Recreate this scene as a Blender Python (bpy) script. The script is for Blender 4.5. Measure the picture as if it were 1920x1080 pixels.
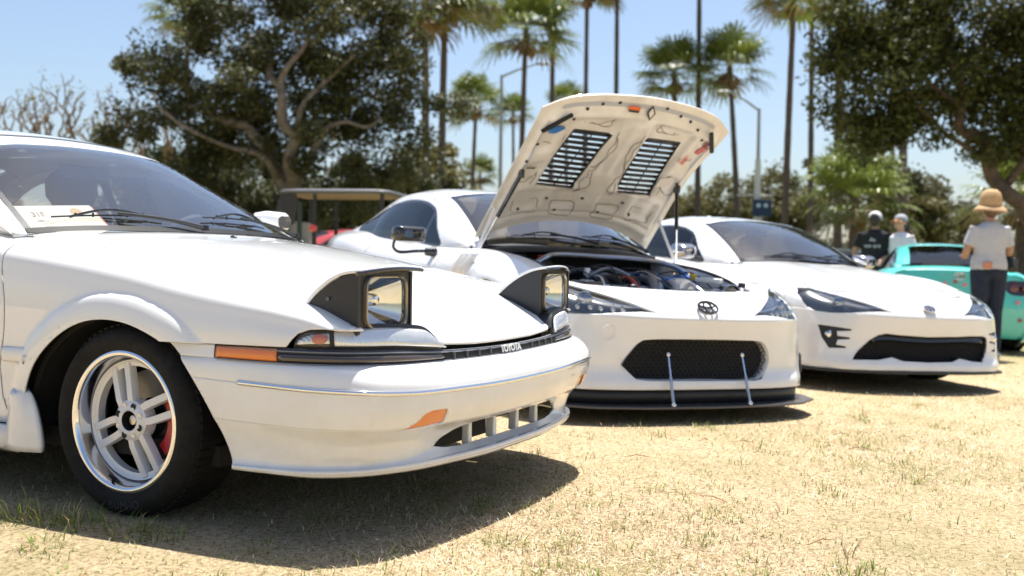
import bpy, bmesh, math, random
import numpy as np
from mathutils import Vector, Matrix
R = math.radians
random.seed(7); rng = np.random.default_rng(11)
for o in list(bpy.data.objects): bpy.data.objects.remove(o)
scene = bpy.context.scene
COL = scene.collection

# ------------------------------------------------------------------ camera
cd = bpy.data.cameras.new('camera'); cam = bpy.data.objects.new('camera', cd); COL.objects.link(cam)
PITCH, ROLL, HC = -.0289, -.014, .7857
r0 = Vector((1, 0, 0)); u0 = Vector((0, -math.sin(PITCH), math.cos(PITCH))); f0 = Vector((0, math.cos(PITCH), math.sin(PITCH)))
cr_, sr_ = math.cos(ROLL), math.sin(ROLL)
rv = r0*cr_ - u0*sr_; uv = r0*sr_ + u0*cr_
cam.matrix_world = Matrix(((rv.x, uv.x, -f0.x, 0), (rv.y, uv.y, -f0.y, 0), (rv.z, uv.z, -f0.z, HC), (0, 0, 0, 1)))
cd.lens = 35; cd.sensor_width = 36; cd.clip_start = .05; cd.clip_end = 2000
cd.dof.use_dof = True; cd.dof.focus_distance = 3.15; cd.dof.aperture_fstop = 2.8
scene.camera = cam
# ------------------------------------------------------------------ sky, sun, exposure
SUN = Vector((.10, .245, .88)).normalized()
elev = math.asin(SUN.z); azim = math.atan2(SUN.x, SUN.y)
w = bpy.data.worlds.new('World'); scene.world = w; w.use_nodes = True
nt = w.node_tree; bg = nt.nodes['Background']; sk = nt.nodes.new('ShaderNodeTexSky')
sk.sky_type = 'NISHITA'; sk.sun_disc = False; sk.sun_elevation = elev; sk.sun_rotation = azim
sk.air_density = 1.0; sk.dust_density = 1.8; sk.ozone_density = 2.0
nt.links.new(sk.outputs[0], bg.inputs[0]); bg.inputs[1].default_value = .088
sl = bpy.data.lights.new('sun', 'SUN'); so = bpy.data.objects.new('sun', sl); COL.objects.link(so)
sl.energy = 5.0; sl.angle = R(.53); sl.color = (1, .965, .91)
so.rotation_euler = SUN.to_track_quat('Z', 'Y').to_euler()
vs = scene.view_settings; vs.view_transform = 'Standard'; vs.look = 'None'; vs.exposure = .95; vs.gamma = 1

# ------------------------------------------------------------------ helpers: objects
def tag(o, label=None, cat=None, group=None, kind=None):
    if label: o['label'] = label
    if cat: o['category'] = cat
    if group: o['group'] = group
    if kind: o['kind'] = kind
    return o
def empty(name, loc=(0, 0, 0), rot=(0, 0, 0), parent=None):
    o = bpy.data.objects.new(name, None); COL.objects.link(o); o.location = loc; o.rotation_euler = rot
    o.empty_display_size = .1
    if parent: o.parent = parent
    return o
def mk(name, verts, faces, mat, parent=None, ang=35, solid=0, soff=-1, bevel=0):
    me = bpy.data.meshes.new(name); me.from_pydata([tuple(v) for v in verts], [], [tuple(f) for f in faces]); 
    return mk_me(name, me, mat, parent, ang, solid, soff, bevel)
def mk_me(name, me, mat, parent=None, ang=35, solid=0, soff=-1, bevel=0):
    me.validate()
    for m in (mat if isinstance(mat, (list, tuple)) else [mat]): me.materials.append(m)
    if ang:
        me.shade_smooth(); me.set_sharp_from_angle(angle=R(ang))
    o = bpy.data.objects.new(name, me); COL.objects.link(o)
    if parent: o.parent = parent
    if solid:
        md = o.modifiers.new('solid', 'SOLIDIFY'); md.thickness = solid; md.offset = soff; md.use_quality_normals = False
    if bevel:
        md = o.modifiers.new('bevel', 'BEVEL'); md.width = bevel; md.segments = 2; md.limit_method = 'ANGLE'; md.angle_limit = R(40)
    return o
def copy_tree(o, parent=None):
    c = o.copy(); COL.objects.link(c); c.parent = parent
    for ch in list(o.children): copy_tree(ch, c)
    return c
# ------------------------------------------------------------------ helpers: geometry
def seg_interp(P, T, q):
    # non-uniform Catmull-Rom along axis 0
    n = len(P); q = np.clip(q, T[0], T[-1]); k = np.clip(np.searchsorted(T, q, side='right')-1, 0, n-2)
    M = np.zeros_like(P)
    if n > 2:
        d = np.diff(T); s = np.diff(P, axis=0)/d.reshape((-1,)+(1,)*(P.ndim-1))
        dd = d.reshape((-1,)+(1,)*(P.ndim-1))
        M[1:-1] = (s[:-1]*dd[1:]+s[1:]*dd[:-1])/(dd[1:]+dd[:-1])
        M[0] = 1.5*s[0]-.5*M[1]; M[-1] = 1.5*s[-1]-.5*M[-2]
    else:
        M[:] = (P[1]-P[0])/(T[1]-T[0])
    h = (T[k+1]-T[k]); t = (q-T[k])/h
    sh = (-1,)+(1,)*(P.ndim-1); t = t.reshape(sh); h = h.reshape(sh)
    return (2*t**3-3*t**2+1)*P[k]+(t**3-2*t**2+t)*h*M[k]+(-2*t**3+3*t**2)*P[k+1]+(t**3-t**2)*h*M[k+1]
def crv(pts, n, closed=False):
    P = np.array(pts, float)
    if closed: P = np.concatenate([P[-2:], P, P[:3]])
    T = np.concatenate([[0], np.cumsum(np.maximum(np.linalg.norm(np.diff(P, axis=0), axis=1), 1e-6)**.75)])
    if closed:
        q = np.linspace(T[2], T[len(P)-3], n+1)[:-1]; return seg_interp(P, T, q)
    f = seg_interp(P, T, np.linspace(0, T[-1], n*4))
    L = np.concatenate([[0], np.cumsum(np.linalg.norm(np.diff(f, axis=0), axis=1))])
    q = np.linspace(0, L[-1], n)
    return np.stack([np.interp(q, L, f[:, k]) for k in range(P.shape[1])], 1)
def surf(ctrl, nr, nc):
    """bi-cubic interpolation of a control grid [rows][cols] -> (nr,nc,3)"""
    C = np.array(ctrl, float)
    dc = np.linalg.norm(np.diff(C, axis=1), axis=2).mean(0)+1e-6; Tc = np.concatenate([[0], np.cumsum(dc)])
    dr = np.linalg.norm(np.diff(C, axis=0), axis=2).mean(1)+1e-6; Tr = np.concatenate([[0], np.cumsum(dr)])
    A = seg_interp(np.swapaxes(C, 0, 1).copy(), Tc, np.linspace(0, Tc[-1], nc)); A = np.swapaxes(A, 0, 1).copy()
    return seg_interp(A, Tr, np.linspace(0, Tr[-1], nr))
class MB:
    def __init__(s): s.v = []; s.f = []
    def add(s, v, f):
        o = len(s.v); s.v.extend([tuple(map(float, p)) for p in v]); s.f.extend([tuple(i+o for i in q) for q in f]); return s
    def grid(s, G, flip=False, closed=False):
        nr, nc = G.shape[:2]; f = []
        for i in range(nr-1):
            for j in range(nc if closed else nc-1):
                k = (j+1) % nc
                q = (i*nc+j, i*nc+k, (i+1)*nc+k, (i+1)*nc+j); f.append(q[::-1] if flip else q)
        return s.add(G.reshape(-1, 3), f)
    def box(s, c, size, M=None):
        c = np.array(c, float); h = np.array(size, float)/2
        V = [np.array((x, y, z))*h for x in (-1, 1) for y in (-1, 1) for z in (-1, 1)]
        if M is not None: V = [np.array(M @ Vector(p)) for p in V]
        return s.add([p+c for p in V], [(0, 1, 3, 2), (4, 6, 7, 5), (0, 4, 5, 1), (2, 3, 7, 6), (0, 2, 6, 4), (1, 5, 7, 3)])
    def tube(s, path, r, n=8, caps=True):
        P = np.array(path, float); m = len(P); r = np.broadcast_to(np.array(r, float), (m,))
        T = np.gradient(P, axis=0); T /= np.linalg.norm(T, axis=1)[:, None]+1e-9
        a = np.array((0, 0, 1.)) if abs(T[0][2]) < .9 else np.array((1., 0, 0)); G = []
        N = np.cross(T[0], a); N /= np.linalg.norm(N)
        th = np.linspace(0, 2*math.pi, n, endpoint=False)
        for i in range(m):
            N = N-T[i]*(N@T[i]); N /= np.linalg.norm(N)+1e-9; B = np.cross(T[i], N)
            G.append(P[i]+r[i]*(np.cos(th)[:, None]*N+np.sin(th)[:, None]*B))
        o = len(s.v); s.grid(np.array(G), closed=True)
        if caps:
            s.f.append(tuple(o+k for k in range(n))[::-1]); s.f.append(tuple(o+(m-1)*n+k for k in range(n)))
        return s
    def lathe(s, prof, n=48, axis='y', c=(0, 0, 0), a0=0, a1=2*math.pi):
        """prof: list of (radius, axial)"""
        full = abs(a1-a0-2*math.pi) < 1e-6; th = np.linspace(a0, a1, n, endpoint=not full); G = []
        for rr, h in prof:
            x = rr*np.cos(th); z = rr*np.sin(th); hh = np.full_like(x, h)
            g = {'y': (x, hh, z), 'z': (x, z, hh), 'x': (hh, x, z)}[axis]; G.append(np.stack(g, 1)+np.array(c))
        return s.grid(np.array(G), closed=full)
    def prism(s, poly, d0, d1, axis='y'):
        """2-D polygon extruded along axis"""
        n = len(poly); V = []
        for d in (d0, d1):
            for a, b in poly: V.append({'y': (a, d, b), 'x': (d, a, b), 'z': (a, b, d)}[axis])
        F = [tuple(range(n)), tuple(range(2*n-1, n-1, -1))]+[(i, i+n, (i+1) % n+n, (i+1) % n) for i in range(n)]
        return s.add(V, F)
    def mirror(s):
        o = len(s.v); s.v.extend([(x, -y, z) for x, y, z in s.v[:o]]); s.f.extend([tuple(i+o for i in q[::-1]) for q in s.f[:]]); return s
    def flipy(s):
        s.v = [(x, -y, z) for x, y, z in s.v]; s.f = [q[::-1] for q in s.f]; return s
    def xf(s, M):
        s.v = [tuple(M @ Vector(p)) for p in s.v]; return s
    def copy(s):
        m = MB(); m.v = list(s.v); m.f = list(s.f); return m
    def build(s, name, mat, parent=None, **k): return mk(name, s.v, s.f, mat, parent, **k)
def pip(P, poly):
    x, y = P[..., 0], P[..., 1]; ins = np.zeros(x.shape, bool); n = len(poly)
    for i in range(n):
        (x1, y1), (x2, y2) = poly[i], poly[(i+1) % n]
        c = ((y1 > y) != (y2 > y)) & (x < (x2-x1)*(y-y1)/((y2-y1) if y2 != y1 else 1e-12)+x1); ins ^= c
    return ins
def knife(mb, poly, ax=(0, 2), keep=None, filt=None):
    """cut the outline poly (in the two axes ax) exactly into mesh mb; returns (outside MB, inside MB)"""
    a, b = ax; n = len(poly); V = np.array(mb.v, float); outs = (MB(), MB()); maps = ({}, {})
    def put(k, pts):
        o, m = outs[k], maps[k]; idx = []
        for p in pts:
            key = (round(p[0], 6), round(p[1], 6), round(p[2], 6)); i = m.get(key)
            if i is None: i = m[key] = len(o.v); o.v.append((float(p[0]), float(p[1]), float(p[2])))
            if not idx or (i != idx[-1]): idx.append(i)
        if len(idx) > 2 and idx[0] == idx[-1]: idx.pop()
        if len(set(idx)) > 2: o.f.append(tuple(idx))
    F4 = np.array([q if len(q) == 4 else ((*q, q[-1]) if len(q) == 3 else q[:4]) for q in mb.f]); W = V[F4]; cen = W.mean(1); xa = W[:, :, [a, b]].copy()
    for i, q in enumerate(mb.f):
        if len(q) > 4: qq = V[list(q)]; xa[i, 0] = qq[:, [a, b]].min(0); xa[i, 1] = qq[:, [a, b]].max(0); cen[i] = qq.mean(0)
    lo_, hi_ = xa.min(1), xa.max(1)
    ok = np.array([bool(filt(Vector(c))) for c in cen]) if filt else np.ones(len(cen), bool)
    hit = np.zeros(len(cen), bool)
    for i in range(n):
        p, q = poly[i], poly[(i+1) % n]
        hit |= ~((hi_[:, 0] < min(p[0], q[0])-1e-4) | (lo_[:, 0] > max(p[0], q[0])+1e-4) | (hi_[:, 1] < min(p[1], q[1])-1e-4) | (lo_[:, 1] > max(p[1], q[1])+1e-4))
    hit &= ok; ins = pip(cen[:, [a, b]], poly) & ok
    bm = bmesh.new(); vm = {}
    hv = {k for i in np.nonzero(hit)[0] for k in mb.f[i]}
    for k in (0, 1):
        m = {}; o = outs[k]
        for i in np.nonzero(~hit & (ins if k else ~ins))[0]:
            idx = []
            for q in mb.f[i]:
                j = m.get(q)
                if j is None:
                    j = m[q] = len(o.v); p = mb.v[q]; o.v.append(p)
                    if q in hv: maps[k][(round(p[0], 6), round(p[1], 6), round(p[2], 6))] = j
                idx.append(j)
            o.f.append(tuple(idx))
    for i in np.nonzero(hit)[0]:
        vv = []
        for k in mb.f[i]:
            if k not in vm: vm[k] = bm.verts.new(mb.v[k])
            vv.append(vm[k])
        try: bm.faces.new(vv)
        except ValueError: pass
    for i in range(n):
        p, q = poly[i], poly[(i+1) % n]
        lo = (min(p[0], q[0])-1e-4, min(p[1], q[1])-1e-4); hi = (max(p[0], q[0])+1e-4, max(p[1], q[1])+1e-4)
        nx, ny = q[1]-p[1], -(q[0]-p[0]); L = math.hypot(nx, ny)
        if L < 1e-7: continue
        fs = []
        for f in bm.faces:
            xs = [v.co[a] for v in f.verts]
            if max(xs) < lo[0] or min(xs) > hi[0]: continue
            ys = [v.co[b] for v in f.verts]
            if max(ys) < lo[1] or min(ys) > hi[1]: continue
            fs.append(f)
        if not fs: continue
        co = [0, 0, 0]; no = [0, 0, 0]; co[a], co[b] = p; no[a], no[b] = nx/L, ny/L
        geom = list({e for f in fs for e in f.edges} | {v for f in fs for v in f.verts})+fs
        bmesh.ops.bisect_plane(bm, geom=geom, plane_co=co, plane_no=no, dist=1e-6)
    if len(bm.faces):
        c2 = np.array([tuple(f.calc_center_median()) for f in bm.faces]); i2 = pip(c2[:, [a, b]], poly)
        for f, k in zip(bm.faces, i2): put(1 if k else 0, [v.co for v in f.verts])
    bm.free(); return outs
def islands(mb):
    n = len(mb.v); par = list(range(n))
    def find(i):
        while par[i] != i: par[i] = par[par[i]]; i = par[i]
        return i
    for q in mb.f:
        a = find(q[0])
        for i in q[1:]: par[find(i)] = a
    gr = {}
    for q in mb.f: gr.setdefault(find(q[0]), []).append(q)
    res = []
    for fs in gr.values():
        m = {}; o = MB()
        for q in fs:
            idx = []
            for i in q:
                if i not in m: m[i] = len(o.v); o.v.append(mb.v[i])
                idx.append(m[i])
            o.f.append(tuple(idx))
        res.append(o)
    return sorted(res, key=lambda o: -len(o.f))
def strip(path, wd):
    """thin closed outline around a 2-D polyline (for panel gaps)"""
    P = np.array(path, float); T = np.gradient(P, axis=0); T /= np.linalg.norm(T, axis=1)[:, None]
    N = np.stack([-T[:, 1], T[:, 0]], 1)*wd/2
    return [tuple(p) for p in np.concatenate([P+N, (P-N)[::-1]])]
def rrect(w_, h_, r, n=5):
    pts = []
    for cx, cy, a0 in ((w_/2-r, h_/2-r, 0), (-w_/2+r, h_/2-r, 90), (-w_/2+r, -h_/2+r, 180), (w_/2-r, -h_/2+r, 270)):
        for k in range(n+1):
            t = R(a0+90*k/n); pts.append((cx+r*math.cos(t), cy+r*math.sin(t)))
    return pts
def text_mb(s, size, depth=.002):
    c = bpy.data.curves.new('t', 'FONT'); c.body = s; c.size = size; c.align_x = 'CENTER'; c.align_y = 'CENTER'; c.extrude = depth; c.resolution_u = 3
    o = bpy.data.objects.new('t', c); COL.objects.link(o); bpy.context.view_layer.update()
    me = bpy.data.meshes.new_from_object(o.evaluated_get(bpy.context.evaluated_depsgraph_get()))
    m = MB(); m.add([v.co for v in me.vertices], [tuple(p.vertices) for p in me.polygons])
    bpy.data.objects.remove(o); bpy.data.curves.remove(c); bpy.data.meshes.remove(me); return m
def basis(x, y, z, loc=(0, 0, 0)):
    return Matrix(((x[0], y[0], z[0], loc[0]), (x[1], y[1], z[1], loc[1]), (x[2], y[2], z[2], loc[2]), (0, 0, 0, 1)))
# ------------------------------------------------------------------ materials
MATS = {}
def mat(name, col=(.5, .5, .5), rough=.5, metal=0, coat=0, spec=.5, var=0, vscale=8, bump=0, bscale=40, emis=None, coatr=.03, sheen=0, trans=0):
    if name in MATS: return MATS[name]
    m = bpy.data.materials.new(name); m.use_nodes = True; n = m.node_tree.nodes; l = m.node_tree.links; b = n['Principled BSDF']
    b.inputs['Base Color'].default_value = (*col, 1); b.inputs['Roughness'].default_value = rough; b.inputs['Metallic'].default_value = metal
    b.inputs['Coat Weight'].default_value = coat; b.inputs['Coat Roughness'].default_value = coatr; b.inputs['Specular IOR Level'].default_value = spec
    b.inputs['Sheen Weight'].default_value = sheen
    if var or bump:
        tc = n.new('ShaderNodeTexCoord')
    if var:
        nz = n.new('ShaderNodeTexNoise'); nz.inputs['Scale'].default_value = vscale; nz.inputs['Detail'].default_value = 6; l.new(tc.outputs['Object'], nz.inputs['Vector'])
        rp = n.new('ShaderNodeValToRGB'); rp.color_ramp.elements[0].position = .3; rp.color_ramp.elements[1].position = .7
        rp.color_ramp.elements[0].color = (*[max(0, c*(1-var)) for c in col], 1); rp.color_ramp.elements[1].color = (*[min(1, c*(1+var)) for c in col], 1)
        l.new(nz.outputs['Fac'], rp.inputs['Fac']); l.new(rp.outputs['Color'], b.inputs['Base Color'])
    if bump:
        nb = n.new('ShaderNodeTexNoise'); nb.inputs['Scale'].default_value = bscale; nb.inputs['Detail'].default_value = 4; l.new(tc.outputs['Object'], nb.inputs['Vector'])
        bp = n.new('ShaderNodeBump'); bp.inputs['Strength'].default_value = bump; bp.inputs['Distance'].default_value = .01
        l.new(nb.outputs['Fac'], bp.inputs['Height']); l.new(bp.outputs['Normal'], b.inputs['Normal'])
    if emis: b.inputs['Emission Color'].default_value = (*emis, 1); b.inputs['Emission Strength'].default_value = 1
    if trans: b.inputs['Transmission Weight'].default_value = trans
    MATS[name] = m; return m
def pane(name, tint=(.75, .82, .84), dusty=0.0, refl=1.0):
    """thin window glass: clear tinted sheet with a fresnel reflection and a little dust"""
    m = bpy.data.materials.new(name); m.use_nodes = True; n = m.node_tree.nodes; l = m.node_tree.links
    for x in list(n): n.remove(x)
    out = n.new('ShaderNodeOutputMaterial'); tr = n.new('ShaderNodeBsdfTransparent'); gl = n.new('ShaderNodeBsdfGlossy'); mx = n.new('ShaderNodeMixShader')
    lw = n.new('ShaderNodeLayerWeight'); tr.inputs[0].default_value = (*tint, 1); gl.inputs['Roughness'].default_value = .015
    pw = n.new('ShaderNodeMath'); pw.operation = 'POWER'; pw.inputs[1].default_value = 5; ml = n.new('ShaderNodeMath'); ml.operation = 'MULTIPLY_ADD'; ml.inputs[1].default_value = .92*refl; ml.inputs[2].default_value = .075*refl; ml.use_clamp = True
    l.new(lw.outputs['Facing'], pw.inputs[0]); l.new(pw.outputs[0], ml.inputs[0]); l.new(ml.outputs[0], mx.inputs[0]); l.new(tr.outputs[0], mx.inputs[1]); l.new(gl.outputs[0], mx.inputs[2])
    last = mx
    if dusty:
        df = n.new('ShaderNodeBsdfDiffuse'); df.inputs[0].default_value = (.62, .60, .56, 1); m2 = n.new('ShaderNodeMixShader')
        tc = n.new('ShaderNodeTexCoord'); nz = n.new('ShaderNodeTexNoise'); nz.inputs['Scale'].default_value = 160; nz.inputs['Detail'].default_value = 5
        l.new(tc.outputs['Object'], nz.inputs['Vector']); mr = n.new('ShaderNodeMapRange'); mr.inputs[1].default_value = .45; mr.inputs[2].default_value = .8
        mr.inputs[3].default_value = dusty*.5; mr.inputs[4].default_value = dusty*2.5; l.new(nz.outputs['Fac'], mr.inputs[0])
        l.new(mr.outputs[0], m2.inputs[0]); l.new(mx.outputs[0], m2.inputs[1]); l.new(df.outputs[0], m2.inputs[2]); last = m2
    l.new(last.outputs[0], out.inputs[0]); MATS[name] = m; return m
def paint(name, col, dirt=.0):
    m = mat(name, col, rough=.32, coat=1, coatr=.02); n = m.node_tree.nodes; l = m.node_tree.links; b = n['Principled BSDF']
    if dirt:
        tc = n.new('ShaderNodeTexCoord'); nz = n.new('ShaderNodeTexNoise'); nz.inputs['Scale'].default_value = 5; nz.inputs['Detail'].default_value = 9; nz.inputs['Roughness'].default_value = .7
        l.new(tc.outputs['Object'], nz.inputs['Vector']); sx = n.new('ShaderNodeSeparateXYZ'); l.new(tc.outputs['Object'], sx.inputs[0])
        mr = n.new('ShaderNodeMapRange'); mr.inputs[1].default_value = .65; mr.inputs[2].default_value = .12; mr.inputs[3].default_value = 0; mr.inputs[4].default_value = .55; l.new(sx.outputs[2], mr.inputs[0])
        m1 = n.new('ShaderNodeMapRange'); m1.inputs[1].default_value = .42; m1.inputs[2].default_value = .8; l.new(nz.outputs['Fac'], m1.inputs[0])
        mu = n.new('ShaderNodeMath'); mu.operation = 'MULTIPLY'; l.new(mr.outputs[0], mu.inputs[0]); l.new(m1.outputs[0], mu.inputs[1])
        m2 = n.new('ShaderNodeMath'); m2.operation = 'MULTIPLY'; m2.inputs[1].default_value = dirt; l.new(mu.outputs[0], m2.inputs[0])
        mc = n.new('ShaderNodeMixRGB'); mc.inputs[1].default_value = (*col, 1); mc.inputs[2].default_value = (.42, .33, .22, 1); l.new(m2.outputs[0], mc.inputs[0]); l.new(mc.outputs[0], b.inputs['Base Color'])
        rr = n.new('ShaderNodeMapRange'); rr.inputs[3].default_value = .28; rr.inputs[4].default_value = .6; l.new(m2.outputs[0], rr.inputs[0]); l.new(rr.outputs[0], b.inputs['Roughness'])
    return m
WHITE = paint('white_paint', (.80, .80, .785), .8)
WHITE2 = paint('white_paint_clean', (.80, .80, .79), .35)
BLACKP = mat('black_plastic', (.018, .018, .019), .42, bump=.15, bscale=400)
BLACKG = mat('black_gloss', (.012, .012, .013), .12, coat=.6)
RUBBER = mat('rubber', (.014, .0135, .013), .75, spec=.2, var=.3, vscale=30, bump=.25, bscale=120)
CHROME = mat('chrome', (.82, .82, .83), .08, metal=1)
STEEL = mat('steel', (.55, .55, .56), .28, metal=1, bump=.05, bscale=200)
SILVER = mat('silver_paint', (.70, .705, .72), .36, metal=.15, coat=.4)
AMBER = mat('amber_lens', (.75, .20, .02), .15, coat=1)
DARK = mat('dark_inner', (.012, .012, .012), .8)
INTER = mat('interior_plastic', (.055, .056, .06), .6, bump=.2, bscale=300)
SEATM = mat('seat_cloth', (.09, .09, .095), .9, bump=.3, bscale=250)
GLASS = pane('windshield_glass', (.80, .83, .84), .014, 2.0)
GLASSC = pane('clear_lens', (.93, .95, .95), .0, 1.0)
TINT = pane('tinted_glass', (.035, .04, .05), .0, 1.0)
SMOKE = pane('smoked_lens', (.18, .18, .19), .0, 1.1)
# ------------------------------------------------------------------ ground height
KS = .0409
def hz(x): 
    x = np.minimum(x, 9.0)
    return -KS*.4*np.log1p(np.exp((x-.2)/.4))
# ------------------------------------------------------------------ ground
def ground_mat():
    m = bpy.data.materials.new('dry_lawn'); m.use_nodes = True; n = m.node_tree.nodes; l = m.node_tree.links; b = n['Principled BSDF']
    b.inputs['Roughness'].default_value = .95; b.inputs['Specular IOR Level'].default_value = .1
    tc = n.new('ShaderNodeTexCoord')
    def noise(s, d=8, r=.6):
        z = n.new('ShaderNodeTexNoise'); z.inputs['Scale'].default_value = s; z.inputs['Detail'].default_value = d; z.inputs['Roughness'].default_value = r
        l.new(tc.outputs['Object'], z.inputs['Vector']); return z
    a = noise(60, 8, .75); rp = n.new('ShaderNodeValToRGB'); e = rp.color_ramp.elements
    e[0].position = .34; e[0].color = (.12, .075, .038, 1); e[1].position = .72; e[1].color = (.72, .59, .39, 1)
    e.new(.5).color = (.58, .44, .27, 1); l.new(a.outputs['Fac'], rp.inputs['Fac'])
    g = noise(1.1, 6, .65); gr = n.new('ShaderNodeMapRange'); gr.inputs[1].default_value = .45; gr.inputs[2].default_value = .68; gr.inputs[4].default_value = .5; l.new(g.outputs['Fac'], gr.inputs[0])
    mx = n.new('ShaderNodeMixRGB'); mx.inputs[2].default_value = (.22, .22, .085, 1); l.new(gr.outputs[0], mx.inputs[0]); l.new(rp.outputs[0], mx.inputs[1])
    # greener lawn farther off
    sx = n.new('ShaderNodeSeparateXYZ'); l.new(tc.outputs['Object'], sx.inputs[0])
    fr = n.new('ShaderNodeMapRange'); fr.inputs[1].default_value = 8.5; fr.inputs[2].default_value = 12; fr.inputs[4].default_value = .75; l.new(sx.outputs[1], fr.inputs[0])
    m3 = n.new('ShaderNodeMixRGB'); m3.inputs[2].default_value = (.20, .21, .07, 1); l.new(fr.outputs[0], m3.inputs[0]); l.new(mx.outputs[0], m3.inputs[1])
    l.new(m3.outputs[0], b.inputs['Base Color'])
    bp = n.new('ShaderNodeBump'); bp.inputs['Strength'].default_value = .9; bp.inputs['Distance'].default_value = .02; z = noise(90, 6, .7); l.new(z.outputs['Fac'], bp.inputs['Height']); l.new(bp.outputs[0], b.inputs['Normal'])
    return m
xs = np.concatenate([[-400, -120, -40, -15], np.linspace(-6, 10, 81), [14, 20, 40, 120, 400]])
ys = np.concatenate([[-200, -50, -15, -5], np.linspace(0, 16, 81), [20, 30, 50, 100, 200, 500]])
X, Y = np.meshgrid(xs, ys); Z = hz(X)+.006*np.sin(X*2.1+1)*np.sin(Y*1.7)*(np.abs(X) < 12)*(Y < 20)
gm = MB().grid(np.stack([X, Y, Z], 2)); ground = gm.build('ground', ground_mat()); tag(ground, kind='structure')
tag(ground, 'dry straw coloured lawn with sparse green patches', 'lawn')

def vnoise(x, y, s, seed=0):
    r = np.random.default_rng(seed); T = r.random((64, 64)); x = x*s+17.3; y = y*s+5.1
    i = np.floor(x).astype(int); j = np.floor(y).astype(int); fx = x-i; fy = y-j; fx = fx*fx*(3-2*fx); fy = fy*fy*(3-2*fy)
    g = lambda a, b: T[a % 64, b % 64]
    return (g(i, j)*(1-fx)+g(i+1, j)*fx)*(1-fy)+(g(i, j+1)*(1-fx)+g(i+1, j+1)*fx)*fy
def attr_mat(name, rough=.8, transl=.0, spec=.2):
    m = bpy.data.materials.new(name); m.use_nodes = True; n = m.node_tree.nodes; l = m.node_tree.links; b = n['Principled BSDF']
    b.inputs['Roughness'].default_value = rough; b.inputs['Specular IOR Level'].default_value = spec
    at = n.new('ShaderNodeAttribute'); at.attribute_name = 'Col'; l.new(at.outputs['Color'], b.inputs['Base Color'])
    if transl:
        t = n.new('ShaderNodeBsdfTranslucent'); l.new(at.outputs['Color'], t.inputs[0]); mx = n.new('ShaderNodeMixShader'); mx.inputs[0].default_value = transl
        l.new(b.outputs[0], mx.inputs[1]); l.new(t.outputs[0], mx.inputs[2]); l.new(mx.outputs[0], n['Material Output'].inputs[0])
    return m
def blades(name, base, dirh, length, tilt, width, col, mtl, curl=.3, parent=None):
    """base (N,3), dirh azimuth, length, tilt above horizontal, width, col (N,3): one mesh of bent blades"""
    N = len(base); d = np.stack([np.cos(dirh), np.sin(dirh), 0*dirh], 1); s = np.stack([-np.sin(dirh), np.cos(dirh), 0*dirh], 1)
    up = np.array([0, 0, 1.])
    t2 = tilt*(1-curl)
    p1 = base+(d*np.cos(tilt)[:, None]+up*np.sin(tilt)[:, None])*(length*.55)[:, None]
    p2 = p1+(d*np.cos(t2)[:, None]+up*np.sin(t2)[:, None])*(length*.45)[:, None]
    hw = s*(width/2)[:, None]
    V = np.stack([base-hw, base+hw, p1+hw*.8, p1-hw*.8, p2], 1).reshape(-1, 3)
    k = np.arange(N)*5
    loops = np.stack([k, k+1, k+2, k+3, k+3, k+2, k+4], 1).ravel()
    me = bpy.data.meshes.new(name); me.vertices.add(5*N); me.vertices.foreach_set('co', V.ravel().astype('f'))
    me.loops.add(7*N); me.loops.foreach_set('vertex_index', loops.astype('i'))
    me.polygons.add(2*N); st = np.stack([np.arange(N)*7, np.arange(N)*7+4], 1).ravel(); me.polygons.foreach_set('loop_start', st.astype('i'))
    me.update(calc_edges=True)
    ca = me.color_attributes.new('Col', 'FLOAT_COLOR', 'POINT'); c4 = np.ones((N, 5, 4), 'f'); c4[:, :, :3] = col[:, None, :]; ca.data.foreach_set('color', c4.ravel())
    me.materials.append(mtl); o = bpy.data.objects.new(name, me); COL.objects.link(o)
    if parent: o.parent = parent
    return o
STRAWM = attr_mat('straw', .7, .12); GRASSM = attr_mat('grass_blade', .55, .3)
def scatter(N, d0, d1, spread=.72):
    d = d0*(d1/d0)**rng.random(N); x = d*(rng.random(N)*2-1)*spread; return x, d
N = 320000
x, y = scatter(N, 1.55, 15)
gn = vnoise(x, y, 1.3, 1)*.6+vnoise(x, y, 5, 2)*.4
pal = np.array([(.72, .585, .39), (.62, .47, .29), (.78, .655, .47), (.40, .27, .15), (.66, .51, .31), (.82, .74, .56), (.34, .22, .12)])
c = pal[rng.integers(0, 7, N)]*(.70+.5*rng.random((N, 1)))
big = vnoise(x, y, .9, 5); c *= (.80+.38*big)[:, None]; c *= 1+np.stack([.07*(vnoise(x, y, 2.2, 6)-.5), -.05*(vnoise(x, y, 2.2, 6)-.5), -.15*(vnoise(x, y, 2.2, 6)-.5)], 1)
isg = rng.random(N) < np.clip((gn-.44)*1.5, .05, .6)
c[isg] = np.array([(.17, .20, .055)])*(.5+1.0*rng.random((isg.sum(), 1)))+np.array([(.05, .02, .0)])*rng.random((isg.sum(), 1))
sc = np.clip((y/3)**.45, .8, 2)
blades('dry_grass', np.stack([x, y, hz(x)-.004], 1), rng.random(N)*6.283, (.012+.03*rng.random(N)**2)*sc, R(4)+R(55)*rng.random(N)**1.7, (.0012+.0014*rng.random(N))*sc, c, STRAWM, .7)
tag(bpy.data.objects['dry_grass'], 'short dry straw coloured grass blades matted over the lawn', 'grass', kind='stuff')
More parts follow.
